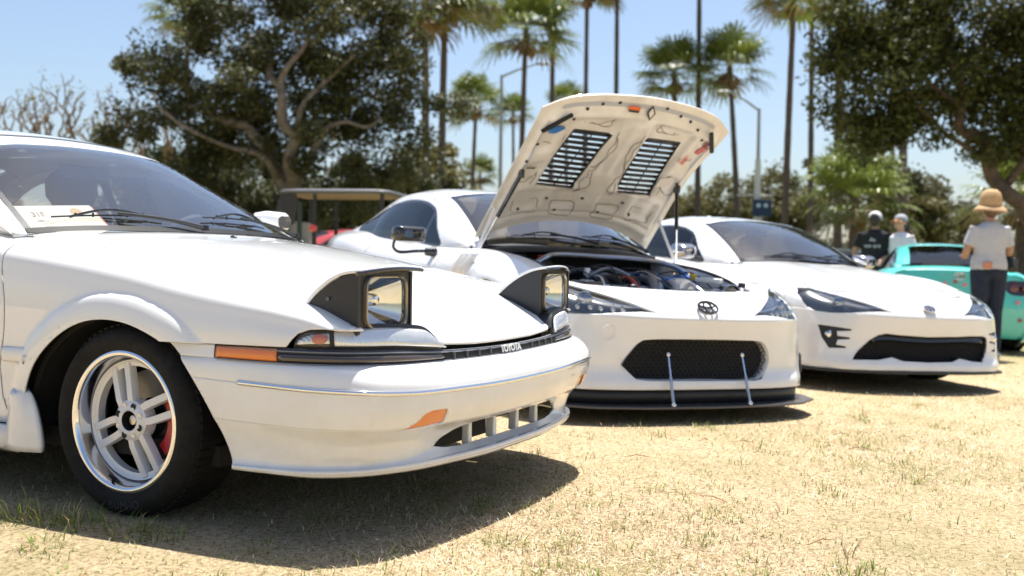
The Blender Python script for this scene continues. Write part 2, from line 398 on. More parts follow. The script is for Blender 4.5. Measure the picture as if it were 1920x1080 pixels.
# green tufts
T = 1500
tx, ty = scatter(T, 1.6, 10, .62); B = []; D = []; Ln = []; Ti = []; Wd = []; Cc = []
special = [(-1.44, 2.91, 90, .10), (-1.33, 2.86, 70, .085), (-1.22, 2.83, 90, .085), (-1.08, 2.79, 70, .07), (-.95, 2.73, 50, .06), (-1.50, 2.74, 46, .08), (-1.24, 2.63, 60, .06), (-1.02, 2.72, 40, .055), (-1.42, 2.45, 30, .05), (.30, 2.36, 14, .09), (.02, 2.42, 10, .1), (-.32, 2.45, 12, .08), (1.62, 3.9, 18, .05), (.95, 2.62, 26, .045), (.62, 2.5, 26, .045), (2.9, 5.1, 30, .06), (3.2, 4.2, 26, .05), (1.05, 4.35, 14, .09), (.66, 4.5, 12, .08), (1.12, 2.35, 30, .05), (.15, 2.75, 24, .05)]
for a, b_, n_, ht in [(px_, py_, int(5+14*rng.random()), .012+.026*rng.random()**2) for px_, py_ in zip(tx, ty)]+[(px_, py_, int(18+16*rng.random()), .028+.022*rng.random()) for px_, py_ in zip(*scatter(170, 1.7, 8, .6))]+special:
    rr = .018+.03*rng.random(n_)*(1+ht*8); th = rng.random(n_)*6.283
    bx, by = a+rr*np.cos(th), b_+rr*np.sin(th); B.append(np.stack([bx, by, hz(bx)-.003], 1)); D.append(th+rng.normal(0, .7, n_)); Ln.append(ht*(.5+.7*rng.random(n_)))
    Ti.append(R(25)+R(55)*rng.random(n_)); Wd.append(.0022+.0018*rng.random(n_))
    g = np.array([(.16, .21, .045)])*(.7+.8*rng.random((n_, 1))); dry = rng.random(n_) < .22; g[dry] = np.array([.52, .41, .2]); Cc.append(g)
go = blades('grass_tufts', np.concatenate(B), np.concatenate(D), np.concatenate(Ln), np.concatenate(Ti), np.concatenate(Wd), np.concatenate(Cc), GRASSM, .5)
tag(go, 'scattered tufts of green grass growing through the dry lawn', 'grass', kind='stuff')
# dead weed stalks and leaf litter
ws_ = MB()
for (a, b_) in [(.95, 2.75), (2.0, 5.6)]:
    for k in range(7):
        an = random.random()*6.28; p0 = np.array((a+.01*math.cos(an), b_+.01*math.sin(an), float(hz(a)))); d = np.array((math.cos(an)*.3, math.sin(an)*.3, 1)); ln = .03+.045*random.random()
        ws_.tube([p0, p0+d*ln*.5, p0+d*ln+np.array((.01, 0, 0))], [.0011, .0009, .0005], 5)
for k in range(26):
    a = random.uniform(.3, 3.6); b_ = random.uniform(2.4, 6); an = random.random()*6.28; ln = random.uniform(.03, .12)
    p0 = np.array((a, b_, float(hz(a))+.012)); d = np.array((math.cos(an), math.sin(an), .05)); ws_.tube([p0, p0+d*ln*.5+np.array((0, 0, .01)), p0+d*ln], [.0015, .002, .001], 5)
tag(ws_.build('dead_stalks', mat('dead_stalk', (.30, .16, .07), .9), None), 'brown dead weed stalks and twigs on the dry lawn', 'twigs', kind='stuff')
# ------------------------------------------------------------------ white coupe with raised pop-up headlights
def car_root(name, x, y, yaw, tilt, label, cat='car'):
    o = empty(name); M = Matrix.Translation((x, y, float(hz(x)))) @ Matrix.Rotation(tilt, 4, 'Y') @ Matrix.Rotation(yaw, 4, 'Z')
    o.matrix_world = M; tag(o, label, cat, None); return o
c1 = car_root('parked_car', -.7824, 3.6635, -.4719, 0, 'older white coupe with raised pop-up headlights and silver wheels, nearest the camera')
# --- side surface
def c1_w(x): return float(np.interp(x, [-3.42, -3.2, -2.6, -1.5, .2, .45, .6, .7, .80], [.74, .79, .812, .815, .812, .803, .79, .772, .75]))
def c1_zs(x): return float(np.interp(x, [-3.42, -3.2, -2.6, -1.5, -.9, -.55, -.27, 0, .21, .42, .57, .66, .72, .80], [.86, .90, .905, .885, .865, .836, .810, .775, .738, .698, .668, .642, .617, .585]))
def c1_ys(x): return float(np.interp(x, [-3.42, -3.2, -2.6, -1.5, -.9, -.6, -.4, 0, .42, .6, .80], [.68, .72, .735, .738, .735, .70, .672, .668, .672, .684, .692]))
def c1_rows(x):
    w_, zs, ysm = c1_w(x), c1_zs(x), c1_ys(x); k = min(1, max(.15, (zs-.54)/.2)); z2 = zs-.105*k; m = .5*(z2+.545)
    return [(x, -ysm, zs), (x, -(ysm+.55*(w_-ysm)), zs-.018*k), (x, -(ysm+.86*(w_-ysm)), zs-.052*k), (x, -(w_-.005), z2), (x, -w_-.004, m if m < z2 else z2-.01), (x, -w_-.006, .535), (x, -w_-.004, .40), (x, -w_+.006, .27), (x, -w_+.03, .165)]
stx = [-3.42, -3.3, -3.0, -2.6, -2.1, -1.5, -.9, -.55, -.27, 0, .21, .42, .57, .66, .73, .80]
SG = surf(np.swapaxes(np.array([c1_rows(x) for x in stx]), 0, 1), 90, 320)
ARCH = [(-.445, .10), (-.437, .20), (-.423, .29), (-.402, .355), (-.382, .403), (-.348, .454), (-.287, .510), (-.22, .552), (-.143, .581), (-.058, .592), (.031, .586), (.103, .568), (.189, .532), (.248, .485), (.307, .418), (.355, .35), (.392, .28), (.425, .20), (.445, .10)]
ARCHs = [tuple(p) for p in crv(ARCH, 60)]
AP = np.array(crv(ARCH, 200))
def arch_bulge(P, amp, width, dx=0.):
    q = P[..., [0, 2]].reshape(-1, 2)-np.array([dx, 0]); d = np.full(len(q), 9.)
    for k in range(0, len(q), 20000): d[k:k+20000] = np.sqrt(((q[k:k+20000, None]-AP[None])**2).sum(2)).min(1)
    ins = pip(q, ARCHs); d = np.where(ins, 0, d); t = np.clip(1-d/width, 0, 1); return (amp*np.sqrt(np.clip(1-(1-t)**2.2, 0, 1))).reshape(P.shape[:2])
SG[..., 1] -= arch_bulge(SG, .020, .078)*np.clip((SG[..., 2]-.10)/.2, 0, 1)
rb = arch_bulge(SG, .018, .08, -2.43); SG[..., 1] -= rb
side = MB().grid(SG, flip=True)
side, _ = knife(side, ARCHs); side, _ = knife(side, [(a-2.43, b) for a, b in ARCHs])
# bumper seam / lamp line: fender ends at z .538 ahead of the arch
side, _ = knife(side, [(.10, .538), (.60, .541), (.612, .556), (.632, .580), (.66, .590), (.70, .592), (.90, .592), (.90, .05), (.10, .05)])
gap = [tuple(p) for p in crv([(-.52, .86), (-.545, .80), (-.548, .74), (-.532, .68), (-.522, .63), (-.524, .52), (-.538, .455), (-.540, .38), (-.53, .31), (-.49, .235)], 26)]
side, _ = knife(side, strip(gap, .0065))
side, _ = knife(side, strip([(-.52, .236), (-1.0, .236), (-1.75, .236)], .006))
side, _ = knife(side, strip([tuple(p) for p in crv([(-1.70, .95), (-1.73, .70), (-1.74, .5), (-1.72, .235)], 14)], .006))
side, _ = knife(side, strip([(-.60, .05), (-.52, .14), (-.49, .235)], .004))
names = []
for isl in islands(side):
    if len(isl.f) < 8: continue
    c = np.array(isl.v); xm = (c[:, 0].min()+c[:, 0].max())/2
    nm = 'front_fender' if c[:, 0].max() > .3 else ('quarter_panel' if c[:, 0].min() < -3 else ('door' if c[:, 2].max() > .6 else 'sill'))
    for sgn in (1, -1):
        m = isl.copy()
        if sgn < 0: m.flipy()
        m.build(nm, WHITE, c1, solid=.006, ang=40)
inn = SG[::3, ::4].copy(); inn[..., 1] += .05; im = MB().grid(inn); im, _ = knife(im, ARCHs); im, _ = knife(im, [(a-2.43, b) for a, b in ARCHs]); im, _ = knife(im, [(.16, 0), (.16, 1), (1, 1), (1, 0)])
im.mirror().build('inner_shell', DARK, c1)
# --- side mouldings
for (a, b_) in ((-.518, -.395), (-1.70, -.547)):
    G = []
    n_ = 30
    for t in np.linspace(0, 1, 8):
        z = .438+.05*t; yo = .006+.009*math.sin(math.pi*min(1, max(0, t)))**.5
        row = []
        for k in range(n_):
            x_ = a+(b_-a)*k/(n_-1)
            if a > -.6: x_ -= (0.012*(1-t) if k == n_-1 else 0)
            row.append((x_, -c1_w(x_)-.004-yo, z))
        G.append(row)
    m = MB().grid(np.array(G)); m.build('side_moulding', WHITE, c1, solid=.012); m.copy().flipy().build('side_moulding', WHITE, c1, solid=.012)
# --- hood
def c1_hz(x, y):
    ysm = c1_ys(min(x, .8)); t = min(1, abs(y)/ysm); zc = float(np.interp(x, [-.60, -.4, -.1, .2, .42, .6, .75, .86], [.880, .868, .826, .770, .716, .650, .580, .520])); zs = c1_zs(x) if x < .8 else .585-(x-.8)*.7
    return zs+(zc-zs)*(1-t**2.6)
hx = [-.60, -.45, -.3, -.1, .1, .3, .45, .58, .68, .76, .83, .88]
hy = [-1, -.86, -.62, -.3, 0, .3, .62, .86, 1]
ctl = []
for x_ in hx:
    row = []
    for t in hy:
        xb = x_ - (.0 if x_ > -.3 else .16*(abs(t)**2)*(min(1, (-.3-x_)/.15)))+.05*(1 if x_ <= -.45 else 0)*(1-abs(t)**2)
        yy = t*(c1_ys(min(max(xb, -.58), .8))-.0075); xb = max(xb, -.60)
        row.append((xb, yy, c1_hz(xb, yy)))
    ctl.append(row)
HG = surf(ctl, 120, 120); hood = MB().grid(HG, flip=True)
front_curve = [(.90, -.72), (.80, -.70), (.785, -.470), (.802, -.440), (.823, -.405), (.840, -.368), (.853, -.2), (.856, 0), (.853, .2), (.840, .368), (.823, .405), (.802, .440), (.785, .470), (.80, .70), (.90, .72)]
hood, _ = knife(hood, front_curve+[(1.1, .72), (1.1, -.72)], (0, 1))
lidp = [(.603, -.80), (.603, -.435), (.70, -.43), (.90, -.43), (.90, -.80)]
lids = []
for s in (1, -1):
    P_ = [(a, b*s) for a, b in lidp]; hood, lid = knife(hood, P_, (0, 1)); lids.append(lid)
hood.build('hood', WHITE, c1, solid=.008, ang=40)
MB().grid(HG[:78:5, ::5]-np.array((0, 0, .06)), flip=True).build('hood_inner', DARK, c1)
# --- pop-up headlights
BULB = mat('reflector', (.80, .80, .80), .07, metal=1)
LIDP = [(.597, .661), (.62, .683), (.65, .706), (.69, .731), (.735, .750), (.775, .759), (.803, .762)]
for s, lid in zip((1, -1), lids):
    pod = empty('popup_headlight', parent=c1); F = (lambda m: m.flipy()) if s < 0 else (lambda m: m)
    prof = crv([(a, 0, b) for a, b in LIDP], 20); G = []
    for t in np.linspace(0, 1, 14):
        y_ = -.708+.275*t; cut = .035*(1-t)**3; row = []
        for k, p in enumerate(prof): q = k/19; row.append((p[0]-cut*q, y_, p[2]+.006*math.sin(math.pi*t)*q-.010*(1-t)**2*q))
        G.append(row)
    G = np.array(G); F(MB().grid(G, flip=False)).build('lid', WHITE, pod, solid=.009, ang=50)
    F(MB().grid(G-np.array((0, 0, .0095)), flip=True)).build('lid_lining', BLACKG, pod)
    fe = G[:, -1]; F(MB().tube(fe-np.array((-.001, 0, .011)), .0055, 6)).build('lid_edge', BLACKG, pod)
    cx, cy, cz = .770, -.570, .663
    top = [(p[0], p[2]-.010) for p in prof if p[0] < .772]
    sp = top+[(.772, .748), (.772, .578), (.745, .560), (.70, .560), (.655, .60), (.62, .637)]
    for ya, yb in ((-.704, -.694), (-.446, -.436)): F(MB().prism(sp, ya, yb, 'y')).build('side_plate', BLACKP, pod, ang=30)
    ring = lambda P, x_: [(x_, cy+a, cz+b) for a, b in P]
    o_ = rrect(.262, .170, .012); i_ = rrect(.208, .148, .036)
    F(MB().grid(np.array([ring(o_, cx-.04), ring(o_, cx-.002), ring(i_, cx-.002), ring(i_, cx-.02)]), closed=True)).build('bezel', BLACKP, pod, ang=40)
    m = MB(); rows = []
    for t in np.linspace(0, 1, 14):
        k = math.sqrt(max(.012, 1-t)); P_ = rrect(.204*k, .144*k, max(.004, .036*k)); rows.append([(cx-.014-.085*t, cy+a, cz+b) for a, b in P_])
    m.grid(np.array(rows), closed=True); m.f.append(tuple(range(13*24, 14*24))); F(m).build('reflector', BULB, pod, ang=60)
    m = MB(); m.lathe([(.0005, .030), (.012, .028), (.0175, .022), (.019, -.03)], 20, 'x', (cx-.055, cy-.004, cz+.004)); F(m).build('bulb', CHROME, pod)
    G2 = []
    for t in np.linspace(0, 1, 8):
        P_ = rrect(.198*t+.002, .138*t+.002, .034*t+.0005); G2.append([(cx+.003+.012*(1-t**2), cy+a, cz+b) for a, b in P_])
    F(MB().grid(np.array(G2), closed=True)).build('lens', GLASSC, pod, ang=0)
    P_ = rrect(.208, .148, .036); F(MB().grid(np.array([[(cx+.003, cy+a*.93, cz+b*.90) for a, b in P_], [(cx+.010, cy+a*.955, cz+b*.94) for a, b in P_], [(cx+.008, cy+a*.99, cz+b*.985) for a, b in P_], [(cx-.004, cy+a, cz+b) for a, b in P_]]), closed=True)).build('lens_rim', mat('lens_rim', (.30, .26, .20), .22, metal=.5, coat=1), pod)
    F(MB().box((.655, cy, .615), (.05, .20, .06))).build('housing', DARK, pod)
    F(MB().prism([(.66, .60), (.735, .585), (.745, .575), (.745, .55), (.66, .55)], -.685, -.45, 'y')).build('pivot_shelf', BLACKP, pod)
    for (a, b_) in ((.672, .672), (.70, .615), (.752, .600)): F(MB().lathe([(.0004, -.005), (.006, -.004), (.006, .004)], 10, 'y', (a, -.7045, b_))).build('screw', mat('screw_grey', (.12, .12, .12), .4, metal=.6), pod)
# --- front bumper: stations from the arch round to the centre line
def bst(rows): return rows
BX = dict(
 top=[(.15, -.803, .538), (.32, -.803, .538), (.52, -.797, .538), (.655, -.775, .537), (.755, -.715, .535), (.812, -.60, .531), (.845, -.38, .516), (.858, -.19, .510), (.862, 0, .508)],
 a=[(.15, -.809, .500), (.32, -.809, .500), (.52, -.803, .498), (.660, -.781, .497), (.761, -.720, .495), (.819, -.605, .491), (.852, -.38, .486), (.865, -.19, .483), (.869, 0, .482)],
 b=[(.15, -.818, .489), (.32, -.818, .488), (.52, -.813, .486), (.678, -.795, .485), (.790, -.735, .483), (.855, -.620, .479), (.893, -.38, .475), (.906, -.19, .472), (.909, 0, .471)],
 c=[(.15, -.822, .470), (.32, -.822, .468), (.52, -.818, .464), (.69, -.803, .460), (.812, -.745, .456), (.886, -.630, .449), (.928, -.38, .442), (.941, -.19, .438), (.944, 0, .437)],
 d=[(.15, -.823, .445), (.32, -.823, .442), (.52, -.820, .437), (.695, -.806, .432), (.820, -.748, .427), (.894, -.634, .419), (.937, -.38, .412), (.949, -.19, .408), (.952, 0, .407)],
 e=[(.15, -.822, .39), (.32, -.822, .385), (.52, -.819, .38), (.695, -.804, .375), (.818, -.745, .37), (.890, -.632, .365), (.932, -.38, .358), (.945, -.19, .355), (.947, 0, .354)],
 f=[(.15, -.819, .335), (.32, -.818, .332), (.52, -.813, .328), (.685, -.795, .325), (.805, -.735, .322), (.872, -.622, .318), (.910, -.38, .312), (.922, -.19, .308), (.924, 0, .307)],
 g=[(.15, -.812, .295), (.32, -.808, .292), (.52, -.798, .288), (.665, -.775, .285), (.772, -.71, .282), (.832, -.60, .278), (.862, -.38, .272), (.872, -.19, .268), (.874, 0, .266)],
 h=[(.15, -.812, .250), (.32, -.804, .248), (.52, -.792, .245), (.655, -.765, .242), (.757, -.70, .240), (.818, -.59, .236), (.848, -.38, .230), (.858, -.19, .227), (.860, 0, .226)],
 i=[(.15, -.812, .222), (.32, -.804, .222), (.52, -.792, .220), (.650, -.762, .218), (.752, -.692, .217), (.818, -.582, .215), (.862, -.375, .213), (.878, -.19, .212), (.881, 0, .212)],
 j=[(.15, -.816, .192), (.32, -.812, .194), (.52, -.803, .195), (.665, -.772, .195), (.770, -.695, .195), (.838, -.58, .195), (.890, -.37, .195), (.913, -.19, .195), (.916, 0, .195)],
 k=[(.15, -.78, .190), (.32, -.77, .192), (.52, -.765, .194), (.63, -.745, .194), (.74, -.68, .194), (.80, -.57, .194), (.835, -.36, .194), (.845, -.19, .194), (.848, 0, .194)])
bl = [BX[k] for k in 'top a b c d e f g h i j k'.split()]
full = [r + [(x, -y, z) for x, y, z in r[-2::-1]] for r in bl]
def crease_surf(ctrl, breaks, nr, nc):
    m = MB(); idx = [0]+breaks+[len(ctrl)-1]
    for a, b in zip(idx[:-1], idx[1:]): m.grid(surf(ctrl[a:b+1], nr, nc))
    return m
BG = surf(full, 90, 300)
bump = MB()
for a_, b_, n_ in ((0, 1, 8), (1, 4, 24), (4, 6, 24), (6, 10, 40), (10, 11, 6)): bump.grid(surf(full[a_:b_+1], n_, 260), flip=True)
for s in (1, -1):
    bump, _ = knife(bump, ARCHs, (0, 2), filt=lambda c, s=s: c.y*s < -.5)
grp = [(-.425, .236), (-.40, .258), (-.34, .280), (-.27, .292), (.27, .292), (.34, .280), (.40, .258), (.425, .236), (.37, .226), (.30, .221), (-.30, .221), (-.37, .226)]
bump, _ = knife(bump, grp, (1, 2), filt=lambda c: c.x > .6)
ambp = [(-.632, .309), (-.58, .313), (-.478, .316), (-.470, .321), (-.470, .352), (-.480, .360), (-.545, .363), (-.572, .356), (-.588, .335)]
ambs = []
for s in (1, -1):
    bump, amb = knife(bump, [(a*s, b) for a, b in ambp], (1, 2), filt=lambda c: c.x > .6); ambs.append(amb)
bumper = bump.build('front_bumper', WHITE, c1, solid=.012, ang=50)
for amb in ambs:
    v = np.array(amb.v); amb.v = [(x-.006, y, z) for x, y, z in amb.v]; amb.build('fog_indicator', AMBER, c1, solid=.02)
# intake bars and the dark behind
for yb in (-.235, -.08, .08, .235):
    MB().prism([(yb-.012, .214), (yb+.012, .214), (yb+.012, .297), (yb-.008, .297)], .835, .866-.09*yb*yb, 'x').build('intake_bar', WHITE, bumper, bevel=.004)
m = MB(); m.box((.70, 0, .30), (.10, 1.1, .05)); m.box((.66, -.30, .25), (.16, .16, .10)); m.box((.62, .30, .26), (.16, .12, .08)); m.box((.745, -.20, .25), (.02, .52, .11)); m.box((.70, .22, .27), (.02, .20, .06)); m.build('radiator_support', DARK, c1)
m = MB(); m.box((.55, 0, .42), (.12, 1.2, .16)); m.build('crash_beam', DARK, c1)
def band(rowa, rowb, out, t0, t1, name, mtl, parent, n=60, rows=6, dome=.0):
    """a strip laid on the bumper between two profile lines, t along the near->far sweep 0..1"""
    A = crv(rowa, 400); B = crv(rowb, 400); k = np.linspace(t0*399, t1*399, n); i = np.arange(400)
    A = np.stack([np.interp(k, i, A[:, q]) for q in range(3)], 1); B = np.stack([np.interp(k, i, B[:, q]) for q in range(3)], 1)
    T = np.gradient(A, axis=0); Nn = np.stack([T[:, 1], -T[:, 0], 0*T[:, 0]], 1); Nn /= np.linalg.norm(Nn, axis=1)[:, None]; Nn = -Nn if (Nn[n//2]@np.array((1, -.3, 0))) < 0 else Nn
    G = []
    for t in np.linspace(0, 1, rows): G.append(A*(1-t)+B*t+Nn*(out+dome*math.sin(math.pi*t)))
    return MB().grid(np.array(G), flip=True).build(name, mtl, parent, solid=.01, ang=50)
full_d = {k: full[i] for i, k in enumerate('top a b c d e f g h i j k'.split())}
ftop, fa, fb, fc, fd, fe = [np.array(full_d[k]) for k in ('top', 'a', 'b', 'c', 'd', 'e')]
# length parameters along the sweep
tsw = np.linspace(0, 1, 400); LA = crv(ftop, 400)
def tpar(cond): return float(tsw[np.argmin(np.abs(cond(LA)))])
t_mark0 = tpar(lambda L: (L[:, 0]-.368)+(L[:, 1] > 0)*9); t_mark1 = tpar(lambda L: (L[:, 0]-.575)+(L[:, 1] > 0)*9); t_gr0 = tpar(lambda L: L[:, 1]+.385); t_gr1 = 1-t_gr0
TR = mat('trim_black', (.014, .014, .015), .3, coat=.4)
band(ftop, fa, .003, t_mark0-.004, 1-t_mark0+.004, 'trim_strip', TR, c1, 160)
zlow = fa
for (a, b) in ((t_mark0, t_mark1), (1-t_mark1, 1-t_mark0)): band(ftop*.93+fa*.07, ftop*.10+fa*.90, .006, a, b, 'side_marker', AMBER, c1, 20, 6, .004)
SMK = mat('smoked_strip', (.05, .035, .025), .1, coat=1)
for (a, b) in ((t_mark1+.003, t_gr0-.002), (t_gr1+.002, 1-t_mark1-.003)): band(ftop*.66+fa*.34, ftop*.12+fa*.88, .006, a, b, 'running_lamp', SMK, c1, 40, 6, .006)
def outn(A):
    T = np.gradient(A, axis=0); Nn = np.stack([T[:, 1], -T[:, 0], 0*T[:, 0]], 1); Nn /= np.linalg.norm(Nn, axis=1)[:, None]; return Nn if Nn[len(A)//2, 0] > 0 else -Nn
for f_ in (.18, 1.0):
    q = ftop*(1-f_)+zlow*f_; A = crv(q, 400)[int((t_mark0)*399):int((1-t_mark0)*399)]
    MB().tube(A+outn(A)*.006, .0022, 6).build('trim_bead', mat('grey_bead', (.25, .25, .26), .25, metal=.5), c1)
# grille slot with fins and lettering
band(ftop*.8+fa*.2, ftop*.05+fa*.95, .005, t_gr0, t_gr1, 'grille', DARK, c1, 60)
for yb in [-.34, -.27, -.20, -.13, .17, .23, .29, .35]:
    x_ = .872-.10*yb*yb; MB().box((x_, yb, .496), (.008, .005, .020)).build('grille_fin', mat('fin_grey', (.10, .10, .10), .4), c1)
tm = text_mb('TOYOTA', .034, .002); tm.xf(basis((0, 1, 0), (-.20, 0, .98), (.98, 0, .20), (.878, .0, .4965))); tm.build('lettering', mat('white_letter', (.8, .8, .8), .3), c1, ang=0)
# chrome rub strip
A = crv(fd, 400); A = A[int(.107*399):int((1-.107)*399)]; Nn = outn(A)
G = []
for t in np.linspace(-1, 1, 7): G.append(A+Nn*(.002+.005*(1-t*t))+np.array((0, 0, .0075*t)))
MB().grid(np.array(G)).build('chrome_strip', CHROME, c1, solid=.004)
for dy in (-.03, .03, .31, .34):
    MB().box((.9475-.1*dy*dy, dy, .378), (.006, .006, .010)).build('plate_screw', DARK, c1)
# --- front corner lamps
LCOL = bpy.data.materials.new('ribbed_lens'); LCOL.use_nodes = True
n = LCOL.node_tree.nodes; l = LCOL.node_tree.links; b = n['Principled BSDF']; b.inputs['Base Color'].default_value = (.74, .76, .78, 1); b.inputs['Roughness'].default_value = .10; b.inputs['Metallic'].default_value = .5; b.inputs['Coat Weight'].default_value = 1
tc = n.new('ShaderNodeTexCoord'); wv = n.new('ShaderNodeTexWave'); wv.inputs['Scale'].default_value = 60; wv.bands_direction = 'Y'; l.new(tc.outputs['Object'], wv.inputs[0]); bp_ = n.new('ShaderNodeBump'); bp_.inputs['Strength'].default_value = .5; bp_.inputs['Distance'].default_value = .004; l.new(wv.outputs[0], bp_.inputs['Height']); l.new(bp_.outputs[0], b.inputs['Normal'])
BULBC = mat('orange_bulb', (.62, .16, .07), .2, coat=1)
lampb = [(.618, -.788, .546), (.66, -.778, .545), (.72, -.745, .544), (.775, -.69, .543), (.812, -.60, .540), (.836, -.50, .533), (.848, -.42, .526), (.852, -.385, .523)]
lampt = [(.622, -.784, .552), (.645, -.770, .578), (.700, -.738, .592), (.752, -.68, .595), (.788, -.60, .594), (.808, -.50, .587), (.822, -.44, .576), (.846, -.392, .530)]
for s in (1, -1):
    L = empty('corner_lamp', parent=c1)
    b0 = crv(lampb, 40); t0 = crv(lampt, 40); N2 = np.cross(np.gradient(b0, axis=0), np.array((0, 0, 1.))); N2 /= np.linalg.norm(N2, axis=1)[:, None]; N2 *= np.sign(N2[20, 0])
    back = np.array([b0-np.array((0, 0, .008))-N2*.004, t0+np.array((0, 0, .009))-N2*.003, t0+np.array((0, 0, .004))-N2*.06])
    m = MB().grid(back); 
    if s < 0: m.flipy()
    m.build('lamp_surround', BLACKP, L, solid=.01)
    rows = []
    for t in np.linspace(.04, .96, 8): rows.append(b0*(1-t)+t0*t+N2*(.004+.010*math.sin(math.pi*t)**.7))
    Gl = np.array(rows)
    m = MB().grid(Gl[:, 9:]); 
    if s < 0: m.flipy()
    m.build('lens', LCOL, L, solid=.006)
    m = MB().grid(Gl[:, 1:9]); 
    if s < 0: m.flipy()
    m.build('lens', GLASSC, L, ang=0)
    m = MB().grid(Gl[1:7, 1:9]-N2[1:9]*.014)
    if s < 0: m.flipy()
    m.build('reflector', LCOL, L)
    pc_ = (b0[6]*.55+t0[6]*.45)+N2[6]*.002; m = MB(); ball_ = [(max(.0004, .014*math.sin(t)), .022*math.cos(t)) for t in np.linspace(0, math.pi, 9)]; m.lathe(ball_, 14, 'x', (0, 0, 0)); m.xf(Matrix.Translation(pc_) @ Matrix.Rotation(R(38), 4, 'Z') @ Matrix.Diagonal((1, .4, 1, 1)))
    if s < 0: m.flipy()
    m.build('bulb', BULBC, L)
MB().box((.70, 0, .50), (.10, 1.0, .05)).build('lamp_panel', DARK, c1)
# --- greenhouse
def sym(r): return r + [(x, -y, z) for x, y, z in r[-2::-1]]
# rows of control points from right pillar line to centre, per station front->rear
gh = [ # windshield base, mid, header, roof..., rear glass, base
 [(-.585, -.735, .846), (-.505, -.53, .862), (-.452, -.27, .868), (-.437, 0, .870)],
 [(-.74, -.692, .932), (-.665, -.50, .958), (-.63, -.26, .968), (-.62, 0, .971)],
 [(-.95, -.632, 1.042), (-.885, -.46, 1.080), (-.857, -.24, 1.095), (-.85, 0, 1.099)],
 [(-1.16, -.572, 1.145), (-1.11, -.42, 1.192), (-1.085, -.22, 1.212), (-1.08, 0, 1.217)],
 [(-1.36, -.555, 1.203), (-1.33, -.41, 1.255), (-1.32, -.21, 1.276), (-1.32, 0, 1.282)],
 [(-1.75, -.54, 1.225), (-1.75, -.41, 1.280), (-1.75, -.21, 1.302), (-1.75, 0, 1.308)],
 [(-2.15, -.54, 1.205), (-2.15, -.41, 1.262), (-2.16, -.21, 1.284), (-2.16, 0, 1.290)],
 [(-2.50, -.555, 1.130), (-2.52, -.42, 1.180), (-2.54, -.21, 1.200), (-2.55, 0, 1.205)],
 [(-3.05, -.60, .93), (-3.10, -.45, .955), (-3.13, -.22, .965), (-3.14, 0, .968)]]
GG = surf([sym(r) for r in gh], 161, 81)
def uv_x(x_): return int(np.argmin(np.abs(GG[:, 40, 0]-x_)))
iw = uv_x(-1.085); ir0, ir1 = uv_x(-2.30), uv_x(-3.05)
def gpart(G, name, mtl, parent=c1, flip=False, **k): return MB().grid(G, flip=flip).build(name, mtl, parent, **k)
gpart(GG[0:iw+1, 2:79], 'windshield', GLASS, ang=0)
gpart(GG[iw:ir0+1, :], 'roof', WHITE, solid=.02)
gpart(GG[ir0:ir1+1, 6:75], 'rear_window', GLASS, ang=0)
for sl_ in (slice(0, 3), slice(78, 81)): gpart(GG[0:iw+1, sl_], 'windshield_pillar', WHITE, solid=.02)
for sl_ in (slice(0, 7), slice(74, 81)): gpart(GG[ir0:ir1+1, sl_], 'rear_pillar', WHITE, solid=.03)
gpart(GG[ir1:, :], 'tailgate_edge', WHITE, solid=.02)
fr = GG.copy()
for a, b_ in ((2, 4), (77, 79)): gpart(fr[0:iw+1, a:b_]+np.array((.0, 0, .0025)), 'glass_seal', BLACKP)
gpart(fr[0:3, 2:79]+np.array((.002, 0, .003)), 'glass_seal', mat('frit_black', (.006, .006, .006), .5, spec=.2))
gpart(fr[iw+7:iw+9, 8:73]+np.array((0, 0, .003)), 'roof_deflector', mat('deflector', (.05, .05, .055), .3), solid=.006)
# side glass and frames: pillar line to belt
for s in (1, -1):
    Lp = GG[:, 0]; xs_ = np.linspace(-.60, -3.05, 90); up = np.stack([xs_, np.interp(-xs_, -Lp[:, 0], Lp[:, 1]), np.interp(-xs_, -Lp[:, 0], Lp[:, 2])], 1)
    lo = np.array([(x_, -c1_ys(x_), c1_zs(x_)-.002) for x_ in xs_]); G = []
    for t in np.linspace(0, 1, 16): g = up*(1-t)+lo*t; g[:, 1] -= .02*math.sin(math.pi*t); G.append(g)
    m = MB().grid(np.array(G))
    wp = [tuple(p) for p in crv([(-.80, .878), (-1.0, 1.0), (-1.22, 1.120), (-1.45, 1.165), (-1.85, 1.172), (-2.15, 1.15), (-2.42, 1.06), (-2.62, .95), (-2.58, .918), (-1.7, .905)], 40, True)]
    m, g_ = knife(m, wp); g1, g2 = knife(g_, strip([(-1.72, 1.3), (-1.76, .8)], .06))
    if s < 0: m.flipy(); g1.flipy(); g2.flipy()
    m.build('window_frame', WHITE, c1, solid=.012); g1.build('side_window', GLASS, c1, ang=0); g2.build('window_post', BLACKP, c1)
# rear end closure
m = MB(); Z9 = c1_rows(-3.42); G = np.array([[(-3.42-.05*math.sin(math.pi*t), y_*(1-2*t), z_) for t in np.linspace(0, 1, 20)] for (_, y_, z_) in Z9]); m.grid(G, flip=True); m.build('tail_panel', WHITE, c1)
m = MB(); G = np.array([[(x_, -t*c1_ys(x_), c1_zs(x_)+.05*(1-t*t)) for t in np.linspace(-1, 1, 20)] for x_ in np.linspace(-3.0, -3.42, 8)]); m.grid(G); m.build('rear_deck', WHITE, c1)
# floor
MB().box((-1.5, 0, .2), (3.6, 1.45, .06)).build('floor_pan', DARK, c1)
m = MB(); m.box((.15, 0, .40), (.9, 1.0, .36)); m.build('engine_block', DARK, c1)
